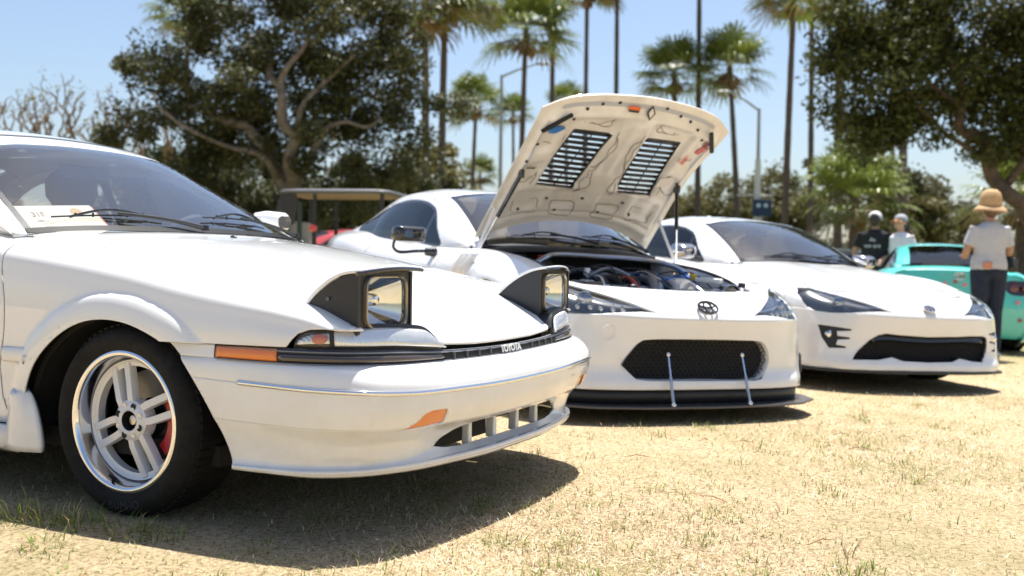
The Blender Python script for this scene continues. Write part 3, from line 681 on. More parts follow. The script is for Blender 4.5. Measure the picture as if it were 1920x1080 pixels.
# --- cowl, wipers, nozzles
m = MB(); cw = GG[0, 3:78].copy(); m.grid(np.array([cw+np.array((.06, 0, -.018)), cw+np.array((.0, 0, -.012)), cw+np.array((-.05, 0, -.03))]), flip=False); m.build('cowl_panel', BLACKP, c1, solid=.004)
def wiper(parent, pts, name='wiper'):
    W = empty(name, parent=parent); P = [np.array(p) for p in pts]
    MB().tube(crv([P[0], P[0]*.6+P[1]*.4+np.array((0, 0, .012)), P[1]+np.array((0, 0, .010))], 12), np.linspace(.009, .005, 12), 8).build('arm', BLACKP, W)
    a, b_ = P[2], P[3]; pth = crv([a, (a+b_)/2+np.array((0, 0, .006)), b_], 14)
    MB().tube(pth, .0035, 6).build('blade', mat('wiper_rubber', (.01, .01, .01), .5), W)
    m = MB()
    q = crv([a*.85+b_*.15, (a+b_)/2+np.array((0, 0, .026)), a*.15+b_*.85], 12); m.tube(q, .005, 6)
    for t in (.2, .35, .65, .8): m.tube([a*(1-t)+b_*t, a*(1-t)+b_*t+np.array((0, 0, .014))], .004, 5)
    m.build('bridge', BLACKG, W)
    MB().lathe([(.001, .022), (.012, .02), (.015, 0)], 12, 'z', tuple(P[0]-np.array((0, 0, .008)))).build('pivot', BLACKP, W)
def ws_pt(y, up, off=.014):
    j = int(np.argmin(np.abs(GG[0, :, 1]-y))); p = GG[int(up), j]; nrm = np.array((.5, 0, .86)); return p+nrm*off
wiper(c1, [ws_pt(-.03, 0, .022), ws_pt(-.36, 5), ws_pt(-.60, 5), ws_pt(-.16, 5)])
wiper(c1, [ws_pt(.62, 0, .025), ws_pt(.30, 6), ws_pt(.05, 6), ws_pt(.50, 6)])
for y_ in (-.02, .38):
    m = MB(); z_ = c1_hz(-.30, y_); G = []
    for t in np.linspace(0, 1, 5):
        th = np.linspace(0, 2*math.pi, 10, endpoint=False); k = math.sqrt(max(0, 1-t*t)); G.append([(-.30+(.016*np.cos(q)-.004*t)*max(k, .02), y_+.010*np.sin(q)*max(k, .02), z_+.010*t) for q in th])
    m.grid(np.array(G), closed=True); m.build('washer_nozzle', BLACKP, c1)
# --- interior
m = MB(); G = np.array([[(x_, y_, z_) for y_ in np.linspace(-.64, .64, 12)] for (x_, z_) in ((-.52, .835), (-.66, .86), (-.78, .875), (-.88, .85), (-.90, .70), (-.86, .5))]); m.grid(G, flip=True); m.build('dashboard', INTER, c1)
def seat(parent, x, y, head=True, z=0.0, M=SEATM, bolster=True):
    S = empty('seat', (x, y, z), parent=parent)
    def pad(path, wdt, th, name):
        G = []
        for (a, b_), wd, tk in zip(path, wdt, th):
            ring = []
            for q in np.linspace(0, 2*math.pi, 20, endpoint=False):
                cs, sn = math.cos(q), math.sin(q); yy = wd*abs(cs)**.5*np.sign(cs); tt = tk*abs(sn)**.6*np.sign(sn); ring.append((a[0]+b_[0]*tt, yy, a[1]+b_[1]*tt))
            G.append(ring)
        G = np.array(G); cap = lambda g: g.mean(0)+(g-g.mean(0))*.05; m = MB().grid(np.array([cap(G[0])]+list(G)+[cap(G[-1])]), closed=True); m.build(name, M, S, ang=60)
    pad([((.26, .42), (0, 1)), ((.2, .44), (0, 1)), ((0, .42), (0, 1)), ((-.16, .40), (0, 1))], [.20, .25, .25, .22], [.05, .07, .08, .07], 'cushion')
    n_ = (.95, .25); pad([((-.14, .40), n_), ((-.20, .55), n_), ((-.26, .78), n_), ((-.30, .95), n_), ((-.315, 1.0), n_)], [.22, .26, .25, .20, .15], [.06, .08, .07, .06, .04], 'backrest')
    if head: pad([((-.325, 1.0), n_), ((-.335, 1.06), n_), ((-.345, 1.13), n_), ((-.35, 1.17), n_)], [.09, .13, .13, .09], [.04, .055, .05, .03], 'headrest')
    return S
seat(c1, -1.32, -.36); seat(c1, -1.32, .36)
m = MB(); m.box((-2.25, 0, .60), (.2, 1.1, .55)); m.build('rear_seat', SEATM, c1, bevel=.05)
st = empty('steering_wheel', (-.93, .36, .80), (0, R(-62), 0), parent=c1)
m = MB(); th = np.linspace(0, 2*math.pi, 33)
m.tube([(.17*math.cos(q), .17*math.sin(q), 0) for q in th], .014, 8, caps=False); m.build('rim', INTER, st)
m = MB(); m.box((0, 0, -.01), (.10, .12, .03)); m.box((0, .0, -.01), (.03, .32, .02)); m.build('hub', INTER, st, bevel=.006)
m = MB(); m.box((-1.14, 0, 1.12), (.03, .24, .065)); m.build('rear_view_mirror', INTER, c1, bevel=.01)
for y_ in (-.36, .36):
    pass
for s in (1, -1):
    m = MB(); m.box((-1.3, s*.70, .62), (1.5, .06, .42)); m.build('door_card', INTER, c1)
# door mirrors
for s in (-1, 1):
    mr = empty('door_mirror', parent=c1); G = []
    for t, k in ((0, .6), (.02, .92), (.06, 1), (.10, .9), (.135, .55)):
        G.append([(-.93+t, s*(.865+a*k), .950+b*k) for a, b in rrect(.17, .105, .04)])
    m = MB().grid(np.array(G), closed=True); m.build('shell', WHITE, mr); m = MB(); m.prism(rrect(.15, .09, .025), 0, .004, 'x'); m.xf(Matrix.Translation((-.928, s*.865, .950))); m.build('mirror_glass', CHROME, mr)
    m = MB(); m.tube([(-.89, s*.72, .90), (-.89, s*.80, .925)], .03, 8); m.build('stalk', BLACKP, mr)
# --- wheels
def wheel_c1(parent, x, y, yaw=0):
    """outer face towards -y"""
    W = empty('wheel', (x, y, .288), (0, 0, yaw), parent=parent)
    rr = .2115
    tyre = [(rr-.006, -.005), (rr+.004, -.012), (rr+.018, -.018), (.245, -.022), (.262, -.018), (.277, -.004), (.2855, .016), (.288, .035), (.288, .16), (.2855, .18), (.277, .200), (.26, .21), (rr, .20)]
    t_ = MB().lathe(crv([(a, b, 0) for a, b in tyre], 40)[:, :2], 96).build('tyre', RUBBER, W, ang=40)
    m = MB()
    for a_ in np.linspace(0, 2*math.pi, 70, endpoint=False):
        for (b0_, b1_) in ((.012, .055), (.062, .10), (.11, .15)):
            c_, s_ = math.cos(a_+b0_*1.5), math.sin(a_+b0_*1.5); M_ = Matrix.Rotation(-a_-b0_*1.5, 3, 'Y'); m.box((.2880*c_, (b0_+b1_)/2, .2880*s_), (.006, b1_-b0_, .017), M_)
    m.build('tread_block', RUBBER, W, ang=0)
    tx_ = text_mb('KUMHO', .034, .0008)
    m = MB(); rad = .248
    for (X_, Y_, Z_) in tx_.v:
        a_ = -math.pi/2+.08+X_/rad; r_ = rad-(-Y_)*-1 if False else rad-Y_*1.0
        m.v.append((r_*math.cos(a_), -.0225-Z_, r_*math.sin(a_)))
    m.f = list(tx_.f); m.build('lettering', mat('tyre_letter', (.035, .034, .033), .6), W, ang=0)
    rim = [(rr, -.004), (rr+.001, -.011), (rr-.004, -.014), (rr-.012, -.013), (rr-.017, -.008), (rr-.020, .004), (rr-.026, .045), (rr-.034, .075), (rr-.036, .10), (rr-.036, .17), (rr-.01, .19)]
    MB().lathe(rim, 96).build('rim', mat('polished_lip', (.80, .80, .82), .12, metal=1), W, ang=50)
    MB().lathe([(.172, .042), (.182, .036), (.182, .070), (.162, .070), (.162, .044), (.172, .042)], 72).build('rim_flange', SILVER, W, ang=30)
    for k in range(4):
        a0 = R(22+90*k); ca, sa = math.cos(a0), math.sin(a0)
        m = MB()
        for sg in (-1, 1):
            # box-section bar from hub to flange, offset sideways
            P = [(.050, .020), (.075, .0245), (.105, .026), (.172, .028)]; Dp = [.020, .021, .027, .038]; G = []
            for (r_, o_), dp in zip(P, Dp):
                hw = .0115; ring = []
                for (u_, d_) in ((-hw*.9, 0), (hw*.9, 0), (hw, .003), (hw*1.12, .026), (-hw*1.12, .026), (-hw, .003)):
                    tx2 = sg*o_+u_; ring.append((r_*ca-tx2*sa, dp+d_, r_*sa+tx2*ca))
                G.append(ring)
            m.grid(np.array(G), closed=True, flip=True)
        m.build('spoke', SILVER, W, ang=30)
    hub = MB().lathe([(.030, .014), (.034, .012), (.055, .016), (.062, .022), (.064, .06)], 40); hub.build('hub', SILVER, W, ang=30)
    MB().lathe([(.030, .014), (.030, .05), (.001, .05)], 24).build('hub_bore', DARK, W)
    MB().lathe([(.0005, .026), (.014, .028), (.016, .05)], 16).build('axle_nut', STEEL, W)
    for k in range(8):
        a_ = R(22+45*k); nm, mt, r_ = ('lug_hole', DARK, .0105) if k % 2 else ('bolt_hole', STEEL, .0085)
        MB().lathe([(r_, -.001), (r_*.8, -.0005), (.0005, 0)], 12, 'y', (.047*math.cos(a_), .0140, .047*math.sin(a_))).build(nm, mt, W)
    MB().lathe([(.145, .105), (.145, .115), (.06, .115), (.06, .105), (.145, .105)], 64).build('brake_disc', mat('disc_steel', (.22, .21, .20), .4, metal=.9, bump=.1, bscale=60), W, ang=30)
    MB().lathe([(.16, .14), (.02, .14)], 40).build('dust_shield', DARK, W)
    m = MB(); G = []
    for q in np.linspace(R(-48), R(40), 16):
        k = 1 if abs(q+R(3)) < R(34) else .75; ri, ro = .100, .100+.052*k; G.append([(ri*math.cos(q), .068, ri*math.sin(q)), (ro*math.cos(q), .068, ro*math.sin(q)), (ro*math.cos(q), .125, ro*math.sin(q)), (ri*math.cos(q), .125, ri*math.sin(q))])
    m.grid(np.array(G), closed=True); m.build('brake_caliper', mat('red_caliper', (.45, .018, .02), .35, coat=.5), W, ang=30, bevel=.003)
    MB().tube([(-.06, .02, -.185), (-.05, -.012, -.165)], [.006, .004], 8).build('valve_stem', DARK, W)
    return W
wheel_c1(c1, 0, -.800, R(1)); wb = wheel_c1(c1, -2.43, -.79); 
wf = wheel_c1(c1, 0, .800, R(181)); wheel_c1(c1, -2.43, .79, R(180))
# arch liners
for x_ in (0, -2.43):
    for s in (1, -1):
        G = []
        for yy in (-.80, -.74, -.50):
            G.append([(a*(1.0)+x_, yy*s, max(b, .205)) for a, b in (np.array(crv(ARCH, 40))*np.array((1.0, 1.0))+np.array((0, .012)))])
        MB().grid(np.array(G)).build('arch_liner', DARK, c1)
        m = MB(); m.box((x_, s*.49, .42), (.84, .02, .40)); m.build('inner_wing', DARK, c1)
# mud flap
for s in (1, -1):
    G = []
    for t, (z_, xa, xb) in enumerate(((.345, -.452, -.418), (.335, -.470, -.395), (.30, -.472, -.372), (.24, -.480, -.352), (.185, -.490, -.342), (.165, -.492, -.345))):
        G.append([(xa+(xb-xa)*q, -.818-.012*math.sin(math.pi*min(1, q*1.3))+.05*max(0, q-.75), z_) for q in np.linspace(0, 1, 10)])
    m = MB().grid(np.array(G))
    if s < 0: m.flipy()
    m.build('mud_flap', WHITE, c1, solid=.02)
    m = MB(); m.prism([(-.60, .232), (-.45, .232), (-.46, .165), (-.60, .160)], -.825*1, -.77, 'y')
    m = MB(); G = np.array([[(x_, -.828+dy, z_) for x_ in np.linspace(-.47, -2.0, 12)] for dy, z_ in ((.0, .238), (-.004, .21), (.0, .175), (.03, .155))]); m.grid(G, flip=True)
    if s < 0: m.flipy()
    m.build('sill_skirt', WHITE, c1, solid=.01)
# ------------------------------------------------------------------ two-door sports coupe body, shared by three cars
SX = [-3.42, -3.30, -3.08, -2.85, -2.57, -2.2, -1.6, -1.05, -.78, -.5, -.15, .1, .33]
Y0 = dict(zip(SX, [.60, .64, .66, .665, .68, .715, .735, .735, .70, .640, .625, .625, .645]))
Z0 = dict(zip(SX, [.905, .935, .945, .945, .935, .895, .86, .835, .835, .838, .808, .772, .712]))
YC = dict(zip(SX, [.68, .73, .775, .81, .815, .79, .775, .77, .765, .745, .735, .735, .755]))   # crest
ZC = dict(zip(SX, [.87, .885, .895, .895, .885, .85, .815, .80, .805, .822, .812, .783, .719]))
YW = dict(zip(SX, [.74, .80, .85, .885, .89, .87, .845, .84, .845, .86, .872, .875, .87]))  # widest
def gt_rows(x, dy=0):
    y0, z0, yc, zc, yw = Y0[x], Z0[x], YC[x], ZC[x], YW[x]
    tail = max(0, (-3.08-x)/.34)
    return [(x, -(y0-.035), z0-.022), (x, -y0, z0), (x, -yc, zc), (x, -(yc+.6*(yw-yc)), zc-.055), (x, -(yw-.008), min(.70, zc-.10)), (x, -yw, min(.60, zc-.18)), (x, -(yw-.012), .50), (x, -(yw-.03), .40), (x, -(yw-.028), .29), (x, -(yw-.02), .20), (x, -(yw-.06), .145)]
_gr = np.swapaxes(np.array([gt_rows(x) for x in SX]), 0, 1); GS = np.concatenate([surf(_gr[:2], 3, 210)[:-1], surf(_gr[1:], 66, 210)])
def arc(cx, r, z0=.10, cz=.315, n=40):
    t = np.linspace(R(-40), R(220), n); return [(cx+r*math.cos(a), cz+r*math.sin(a)) for a in t]
GARF, GARR = arc(0, .352), arc(-2.57, .352)
def gt_bulge(P):
    for cx in (0, -2.57):
        d = np.abs(np.hypot(P[..., 0]-cx, P[..., 2]-.315)-.352); t = np.clip(1-d/.10, 0, 1); P[..., 1] -= .016*t*t*(3-2*t)*(P[..., 2] > .15)
gt_bulge(GS)
# nose (hood seam to chin), centre to arch
def nose_rows(face):
    top = [(.605, 0, .664), (.59, -.25, .666), (.553, -.45, .670), (.495, -.58, .676), (.435, -.648, .690), (.395, -.650, .697), (.36, -.648, .705), (.325, -.646, .713)]
    r1 = [(.735, 0, .622), (.72, -.25, .622), (.68, -.46, .626), (.605, -.635, .640), (.515, -.745, .660), (.44, -.775, .684), (.385, -.785, .694), (.325, -.790, .704)]
    r2 = [(.815, 0, .562), (.805, -.26, .562), (.77, -.48, .566), (.69, -.67, .580), (.585, -.785, .600), (.49, -.838, .612), (.405, -.852, .622), (.325, -.858, .630)]
    r3 = [(.838, 0, .525), (.828, -.26, .525), (.792, -.49, .528), (.705, -.69, .535), (.595, -.81, .545), (.495, -.858, .55), (.405, -.874, .55), (.325, -.880, .55)]
    if face == 'a':   # earlier bumper, deep flat face
        r4 = [(.822, 0, .455), (.815, -.26, .455), (.785, -.49, .455), (.705, -.70, .46), (.60, -.82, .46), (.50, -.866, .46), (.41, -.880, .46), (.325, -.884, .46)]
        r5 = [(.806, 0, .35), (.802, -.26, .35), (.780, -.50, .35), (.715, -.71, .35), (.605, -.83, .35), (.505, -.872, .35), (.41, -.884, .35), (.325, -.886, .35)]
        r6 = [(.806, 0, .25), (.802, -.26, .25), (.785, -.50, .25), (.725, -.71, .25), (.615, -.83, .25), (.51, -.874, .25), (.41, -.884, .25), (.325, -.884, .25)]
        r7 = [(.832, 0, .205), (.828, -.26, .205), (.808, -.50, .205), (.742, -.71, .205), (.625, -.833, .205), (.515, -.875, .205), (.41, -.882, .205), (.325, -.880, .205)]
        r8 = [(.836, 0, .168), (.832, -.26, .168), (.812, -.50, .168), (.745, -.71, .168), (.625, -.83, .168), (.51, -.87, .168), (.41, -.875, .168), (.325, -.87, .168)]
    else:
        r4 = [(.828, 0, .46), (.820, -.26, .46), (.79, -.49, .465), (.71, -.70, .47), (.60, -.82, .47), (.50, -.866, .47), (.41, -.880, .47), (.325, -.884, .47)]
        r5 = [(.800, 0, .34), (.798, -.26, .34), (.780, -.50, .34), (.722, -.71, .34), (.612, -.83, .34), (.51, -.874, .34), (.41, -.884, .34), (.325, -.886, .34)]
        r6 = [(.810, 0, .25), (.806, -.26, .25), (.790, -.50, .25), (.735, -.71, .25), (.622, -.835, .25), (.515, -.876, .25), (.41, -.884, .25), (.325, -.884, .25)]
        r7 = [(.845, 0, .19), (.84, -.26, .19), (.822, -.50, .19), (.757, -.71, .19), (.635, -.84, .19), (.52, -.88, .19), (.41, -.885, .19), (.325, -.880, .19)]
        r8 = [(.848, 0, .155), (.843, -.26, .155), (.825, -.50, .155), (.757, -.71, .155), (.632, -.84, .155), (.515, -.878, .155), (.41, -.88, .155), (.325, -.87, .155)]
    gut = [(x-(.03 if i < 5 else .012), y+(0 if i < 4 else .03), z-.022) for i, (x, y, z) in enumerate(top)]
    return [gut, top, r1, r2, r3, r4, r5, r6, r7, r8]
def gt_zh(x, y):
    """hood height"""
    xs_ = [-.62, -.5, -.15, .1, .33, .45, .60]; zc = np.interp(x, xs_, [.893, .884, .832, .782, .735, .710, .664]); 
    ysm = np.interp(x, [-.5, -.15, .1, .33, .43, .55, .60], [.640, .625, .625, .645, .655, .45, .3]); zs = np.interp(x, [-.62, -.5, -.15, .1, .33, .43, .60], [.85, .838, .808, .772, .712, .69, .664])
    t = min(1, abs(y)/.66); power = .035*math.exp(-((abs(y)-.42)/.12)**2)*max(0, 1-((x+.1)/.5)**2)*.3
    return zs+(zc-zs)*(1-t**2.5)+power
HOODX = [-.60, -.45, -.25, -.05, .15, .33, .45, .54, .60]
def gt_hood_grid(n=70):
    ctl = []
    for x_ in HOODX:
        row = []
        for t in (-1, -.8, -.55, -.28, 0, .28, .55, .8, 1):
            f = max(0, (x_-.33)/.27); xb = x_-.0; yw = np.interp(x_, [-.60, -.15, .1, .33, .45, .60], [.640, .622, .621, .640, .645, .55])
            fx = .0 if x_ < .3 else 0
            # front edge sweeps back towards the corners
            fr = np.interp(abs(t)*.645, [0, .25, .45, .58, .645], [.603, .588, .55, .492, .435]); xb = -.60+(fr+.60)*(x_+.60)/1.20
            xb += (.15-.17*abs(t)**2)*(1-(x_+.60)/1.20)**3
            yy = t*np.interp(xb, [-.70, -.15, .1, .33, .45, .60], [.645, .622, .621, .640, .645, .645])
            row.append((xb, yy, gt_zh(xb, yy)))
        ctl.append(row)
    return surf(ctl, n, n)
GT_GH = [
 [(-.640, -.672, .846), (-.545, -.50, .872), (-.480, -.26, .888), (-.458, 0, .892)],
 [(-.80, -.640, .930), (-.715, -.48, .962), (-.665, -.25, .980), (-.65, 0, .985)],
 [(-1.05, -.600, 1.045), (-.985, -.45, 1.085), (-.945, -.24, 1.108), (-.935, 0, 1.115)],
 [(-1.36, -.560, 1.160), (-1.315, -.42, 1.200), (-1.285, -.22, 1.222), (-1.275, 0, 1.228)],
 [(-1.56, -.552, 1.200), (-1.54, -.41, 1.238), (-1.53, -.21, 1.254), (-1.525, 0, 1.260)],
 [(-1.90, -.550, 1.222), (-1.90, -.41, 1.260), (-1.90, -.21, 1.276), (-1.90, 0, 1.281)],
 [(-2.22, -.552, 1.200), (-2.23, -.41, 1.240), (-2.24, -.21, 1.256), (-2.24, 0, 1.262)],
 [(-2.58, -.560, 1.112), (-2.60, -.42, 1.150), (-2.62, -.21, 1.168), (-2.63, 0, 1.173)],
 [(-3.03, -.595, .950), (-3.06, -.45, .972), (-3.08, -.22, .982), (-3.09, 0, .985)]]
GTG = surf([sym(r) for r in GT_GH], 161, 81)
def gi(x_): return int(np.argmin(np.abs(GTG[:, 40, 0]-x_)))
DLO = [tuple(p) for p in crv([(-1.00, .852), (-1.17, .96), (-1.36, 1.085), (-1.52, 1.138), (-1.75, 1.168), (-2.05, 1.168), (-2.35, 1.122), (-2.62, 1.045), (-2.80, .985), (-2.815, .955), (-2.74, .925), (-2.4, .897), (-1.9, .875), (-1.4, .858)], 70, True)]
def gt_wheel(parent, x, y, yaw, dark=True):
    W = empty('wheel', (x, y, .315), (0, 0, yaw), parent=parent); RM = mat('dark_alloy', (.05, .05, .055), .35, metal=.7); rr = .228
    MB().lathe([(rr, -.002), (.25, -.016), (.285, -.012), (.310, .01), (.315, .03), (.315, .18), (.305, .20), (rr, .205)], 64).build('tyre', RUBBER, W, ang=40)
    MB().lathe([(rr+.004, -.006), (rr-.008, -.010), (rr-.014, .0), (rr-.03, .06), (rr-.03, .18)], 64).build('rim', RM, W, ang=40)
    for k in range(10):
        a = R(36*k); ca, sa = math.cos(a), math.sin(a); m = MB(); G = []
        for r_, dp in ((.045, .012), (.12, .018), (.205, .006)):
            G.append([(r_*ca-u_*sa, dp+d_, r_*sa+u_*ca) for u_, d_ in ((-.008, 0), (.008, 0), (.011, .02), (-.011, .02))])
        m.grid(np.array(G), closed=True, flip=True); m.build('spoke', RM, W, ang=30)
    MB().lathe([(.0005, .004), (.028, .006), (.055, .012), (.06, .04)], 24).build('hub', RM, W)
    MB().lathe([(.15, .08), (.15, .10), (.05, .10)], 40).build('brake_disc', STEEL, W)
_SIDE = []; _DLO = []
def gt_side():
    if _SIDE: return [q.copy() for q in _SIDE]
    sd = MB().grid(GS, flip=True); sd, _ = knife(sd, GARF); sd, _ = knife(sd, GARR)
    sd, _ = knife(sd, strip([tuple(p) for p in crv([(-.84, .90), (-.862, .80), (-.85, .65), (-.82, .45), (-.80, .25), (-.84, .19)], 22)], .006))
    sd, _ = knife(sd, strip([tuple(p) for p in crv([(-2.10, .95), (-2.13, .75), (-2.12, .5), (-2.02, .30), (-1.95, .19)], 20)], .006))
    sd, _ = knife(sd, strip([(-.835, .192), (-1.95, .192)], .005))
    _SIDE.extend(islands(sd)); return [q.copy() for q in _SIDE]
def gt_body(root, P, nose, front=True, tint=TINT, glass=GLASS):
    for isl in gt_side():
        if len(isl.f) < 8: continue
        c = np.array(isl.v); nm = 'front_fender' if c[:, 0].max() > .2 else ('quarter_panel' if c[:, 0].min() < -3 else ('door' if c[:, 2].max() > .5 else 'sill'))
        if nm == 'front_fender' and c[:, 2].max() < .5: nm = 'sill'
        isl.build(nm, P, root, solid=.006, ang=42); isl.copy().flipy().build(nm, P, root, solid=.006, ang=42)
    inn = GS[4::3, ::3].copy(); inn[..., 1] += .05; inn[..., 2] -= .05; im = MB().grid(inn); im, _ = knife(im, GARF); im, _ = knife(im, GARR); im.mirror().build('inner_shell', DARK, root)
    iw = gi(-1.30); i0, i1 = gi(-2.36), gi(-3.05); kw = dict(parent=root)
    gpart(GTG[0:iw+1, 3:78], 'windshield', glass, ang=0, **kw); gpart(GTG[iw:i0+1], 'roof', P, solid=.02, **kw); gpart(GTG[i0:i1+1, 7:74], 'rear_window', tint, ang=0, **kw)
    for sl_ in (slice(0, 4), slice(77, 81)): gpart(GTG[0:iw+1, sl_], 'windshield_pillar', P, solid=.012, **kw)
    for sl_ in (slice(0, 8), slice(73, 81)): gpart(GTG[i0:i1+1, sl_], 'rear_pillar', P, solid=.012, **kw)
    o3 = np.array((.0, 0, .003))
    for a, b_ in ((3, 6), (75, 78)): gpart(GTG[0:iw+1, a:b_]+o3, 'glass_border', BLACKG, **kw)
    gpart(GTG[0:5, 3:78]+o3, 'glass_border', BLACKG, **kw); gpart(GTG[iw-3:iw, 3:78]+o3, 'glass_border', BLACKG, **kw)
    for s in (1, -1):
        Lp = GTG[:, 0]; xs_ = np.linspace(-.66, -3.03, 90); up = np.stack([xs_, np.interp(-xs_, -Lp[:, 0], Lp[:, 1]), np.interp(-xs_, -Lp[:, 0], Lp[:, 2])], 1)
        lo = np.stack([xs_, -np.interp(xs_, SX, [Y0[k] for k in SX]), np.interp(xs_, SX, [Z0[k] for k in SX])], 1); lo[:, 1] -= .006; lo[:, 2] -= .004; G = []
        for t in np.linspace(0, 1, 20): g = up*(1-t)+lo*t; g[:, 1] -= .022*math.sin(math.pi*t); G.append(g)
        if not _DLO:
            m = MB().grid(np.array(G)); m, g_ = knife(m, DLO); ctr = np.array(DLO).mean(0); inner = [tuple(ctr+(np.array(p)-ctr)*np.array((.972, .90))) for p in DLO]
            fr_, g_ = knife(g_, inner); post = strip([(-2.28, 1.25), (-2.42, .80)], .035); g_, po = knife(g_, post); tri = strip([(-1.40, 1.25), (-1.27, .80)], .03); g_, p2 = knife(g_, tri)
            _DLO.extend([m, fr_, g_, po, p2])
        m, fr_, g_, po, p2 = [q.copy() for q in _DLO]
        for q in (m, fr_, g_, po, p2):
            if s < 0: q.flipy()
        m.build('window_frame', P, root, solid=.008); fr_.build('window_trim', BLACKG, root, solid=.006); po.add(p2.v, p2.f)
        for q in islands(g_): q.build('side_window', tint, root, ang=0)
        for q in islands(po): q.build('window_post', BLACKG, root)
    # decks and rear
    NG = surf([[(x, (-y if s else y), z) for x, y, z in nose_rows('b')[1]] for s in (0,)], 2, 2) if False else None
    ctl = [[(x_-.03*(1-t*t), t*Y0[x_], Z0[x_]+.035*(1-t*t)*(1 if x_ > -3.35 else .8)) for t in np.linspace(-1, 1, 9)] for x_ in (-2.85, -3.08, -3.30, -3.42)]
    ctl = [[(xx if k else -3.04-.05*(1-t*t), *yz) for (xx, *yz), t in zip(r, np.linspace(-1, 1, 9))] for k, r in enumerate(ctl)]
    MB().grid(surf(ctl, 20, 40), flip=False).build('boot_lid', P, root, solid=.01)
    # cabin
    m = MB(); G = np.array([[(x_, y_, z_) for y_ in np.linspace(-.64, .64, 12)] for (x_, z_) in ((-.56, .85), (-.75, .875), (-.90, .885), (-1.02, .86), (-1.04, .70), (-.98, .5))]); m.grid(G, flip=True); m.build('dashboard', INTER, root)
    seat(root, -1.62, -.37, z=-.05); seat(root, -1.62, .37, z=-.05)
    st = empty('steering_wheel', (-1.10, .37, .78), (0, R(-65), 0), parent=root); th = np.linspace(0, 2*math.pi, 25); MB().tube([(.17*math.cos(q), .17*math.sin(q), 0) for q in th], .014, 7, caps=False).build('rim', INTER, st)
    MB().box((0, 0, -.01), (.08, .30, .02)).build('hub', INTER, st, bevel=.004)
    MB().box((-1.5, 0, .2), (3.5, 1.5, .06)).build('floor_pan', DARK, root)
    MB().box((-1.33, 0, 1.13), (.03, .22, .06)).build('rear_view_mirror', INTER, root, bevel=.01)
    for x_ in (0, -2.57):
        for s in (1, -1):
            t = np.linspace(R(-40), R(220), 30); G = [[(x_+.36*math.cos(a), s*yy, .315+.36*math.sin(a)) for a in t] for yy in (-.87, -.8, -.52)]; MB().grid(np.array(G)).build('arch_liner', DARK, root); MB().box((x_, s*.52, .36), (.8, .02, .6)).build('inner_wing', DARK, root)
    for x_ in (0, -2.57): gt_wheel(root, x_, -.855, 0); gt_wheel(root, x_, .855, R(180))
def gt_nose(root, P, face, holes):
    rows = nose_rows(face); fl = [[(x, -y, z) for x, y, z in r[::-1]]+r[1:] for r in rows]; fl = [r[::-1] for r in fl]
    # keep the crisp fold at the nose edge: two surfaces sharing row 3
    m = MB().grid(surf(fl[:2], 3, 220), flip=True); m.grid(surf(fl[1:5], 36, 220), flip=True); m.grid(surf(fl[4:], 56, 220), flip=True)
    parts = {}
    for nm, poly, ax, flt in holes:
        m, p = knife(m, poly, ax, filt=flt); parts.setdefault(nm, []).append(p)
    return m, parts
HLP = [(-.312, .553), (-.40, .556), (-.52, .548), (-.62, .536), (-.74, .530), (-.80, .535), (-.835, .56), (-.842, .60), (-.832, .65), (-.80, .690), (-.74, .695), (-.67, .672), (-.58, .645), (-.45, .604)]
def headlight(root, piece, s, led=True):
    H = empty('headlight', parent=root)
    v = np.array(piece.v); piece.build('lens', GLASSC, H, ang=0)
    b = piece.copy(); c = v.mean(0); out = np.array((.78, s*-.62*1, .05)); out = out/np.linalg.norm(out)
    b.v = [tuple(c+(p-c)*.97-out*.045) for p in v]; b.build('housing', mat('lamp_dark', (.10, .105, .115), .22, metal=.6, coat=.6), H)
    rim = [(c+(np.array(p)-c)*.985-out*.004) for p in v]
    for t, rad, mt in ((.70, .034, CHROME),):
        q = v[np.argmin(np.abs(np.abs(v[:, 1])-.66)+np.abs(v[:, 2]-.60))]-out*.030
        m = MB(); m.lathe([(rad*1.25, -.012), (rad*1.2, .004), (rad, .008), (rad*.95, -.002)], 24, 'x', (0, 0, 0)); m.lathe([(rad*.95, -.01), (rad*.8, .006), (rad*.4, .014), (.0005, .016)], 24, 'x', (0, 0, 0)); m.xf(Matrix.Translation(q) @ Matrix.Rotation(-s*R(25), 4, 'Z')); m.build('projector', mat('projector_glass', (.30, .34, .40), .05, metal=.8), H)
    m = MB(); pl = [np.array(p) for p in ((-.40, .575), (-.52, .585), (-.62, .61), (-.72, .655))]
    pts = []
    for (a, z_) in pl:
        q = v[np.argmin(np.abs(v[:, 1]-(a*s))+np.abs(v[:, 2]-z_))]; pts.append(q-out*.022)
    m.tube(crv(pts, 16), .006, 6); m.build('chrome_blade', CHROME, H)
    if led:
        for k, a in enumerate(np.linspace(-.50, -.76, 6)):
            q = v[np.argmin(np.abs(v[:, 1]-(a*s))+np.abs(v[:, 2]-.556-.01*k*.3))]-out*.022; MB().lathe([(.012, -.006), (.011, .004), (.0005, .006)], 12, 'x', q).build('led', mat('led_grey', (.5, .5, .52), .1, metal=.6), H)
    return H
def emblem(root, loc, nrm, size, mtl, name='emblem'):
    """oval badge of three interlocking ovals"""
    def ring(a, b, cx, cy, r):
        t = np.linspace(0, 2*math.pi, 33); return [(cx+a*math.cos(q), cy+b*math.sin(q), .003) for q in t], r
    m = MB()
    for P_, r in (ring(.060, .040, 0, 0, .0060), ring(.024, .036, 0, -.002, .0050), ring(.050, .0165, 0, .016, .0050)): m.tube(P_, r, 6, caps=False)
    n_ = Vector(nrm).normalized(); y_ = Vector((0, 0, 1))-n_*n_.z; y_.normalize(); x_ = y_.cross(n_)
    m.v = [(a*size, b*size, c_*size) for a, b, c_ in m.v]; m.xf(basis(x_, y_, n_, loc)); return m.build(name, mtl, root, ang=60)
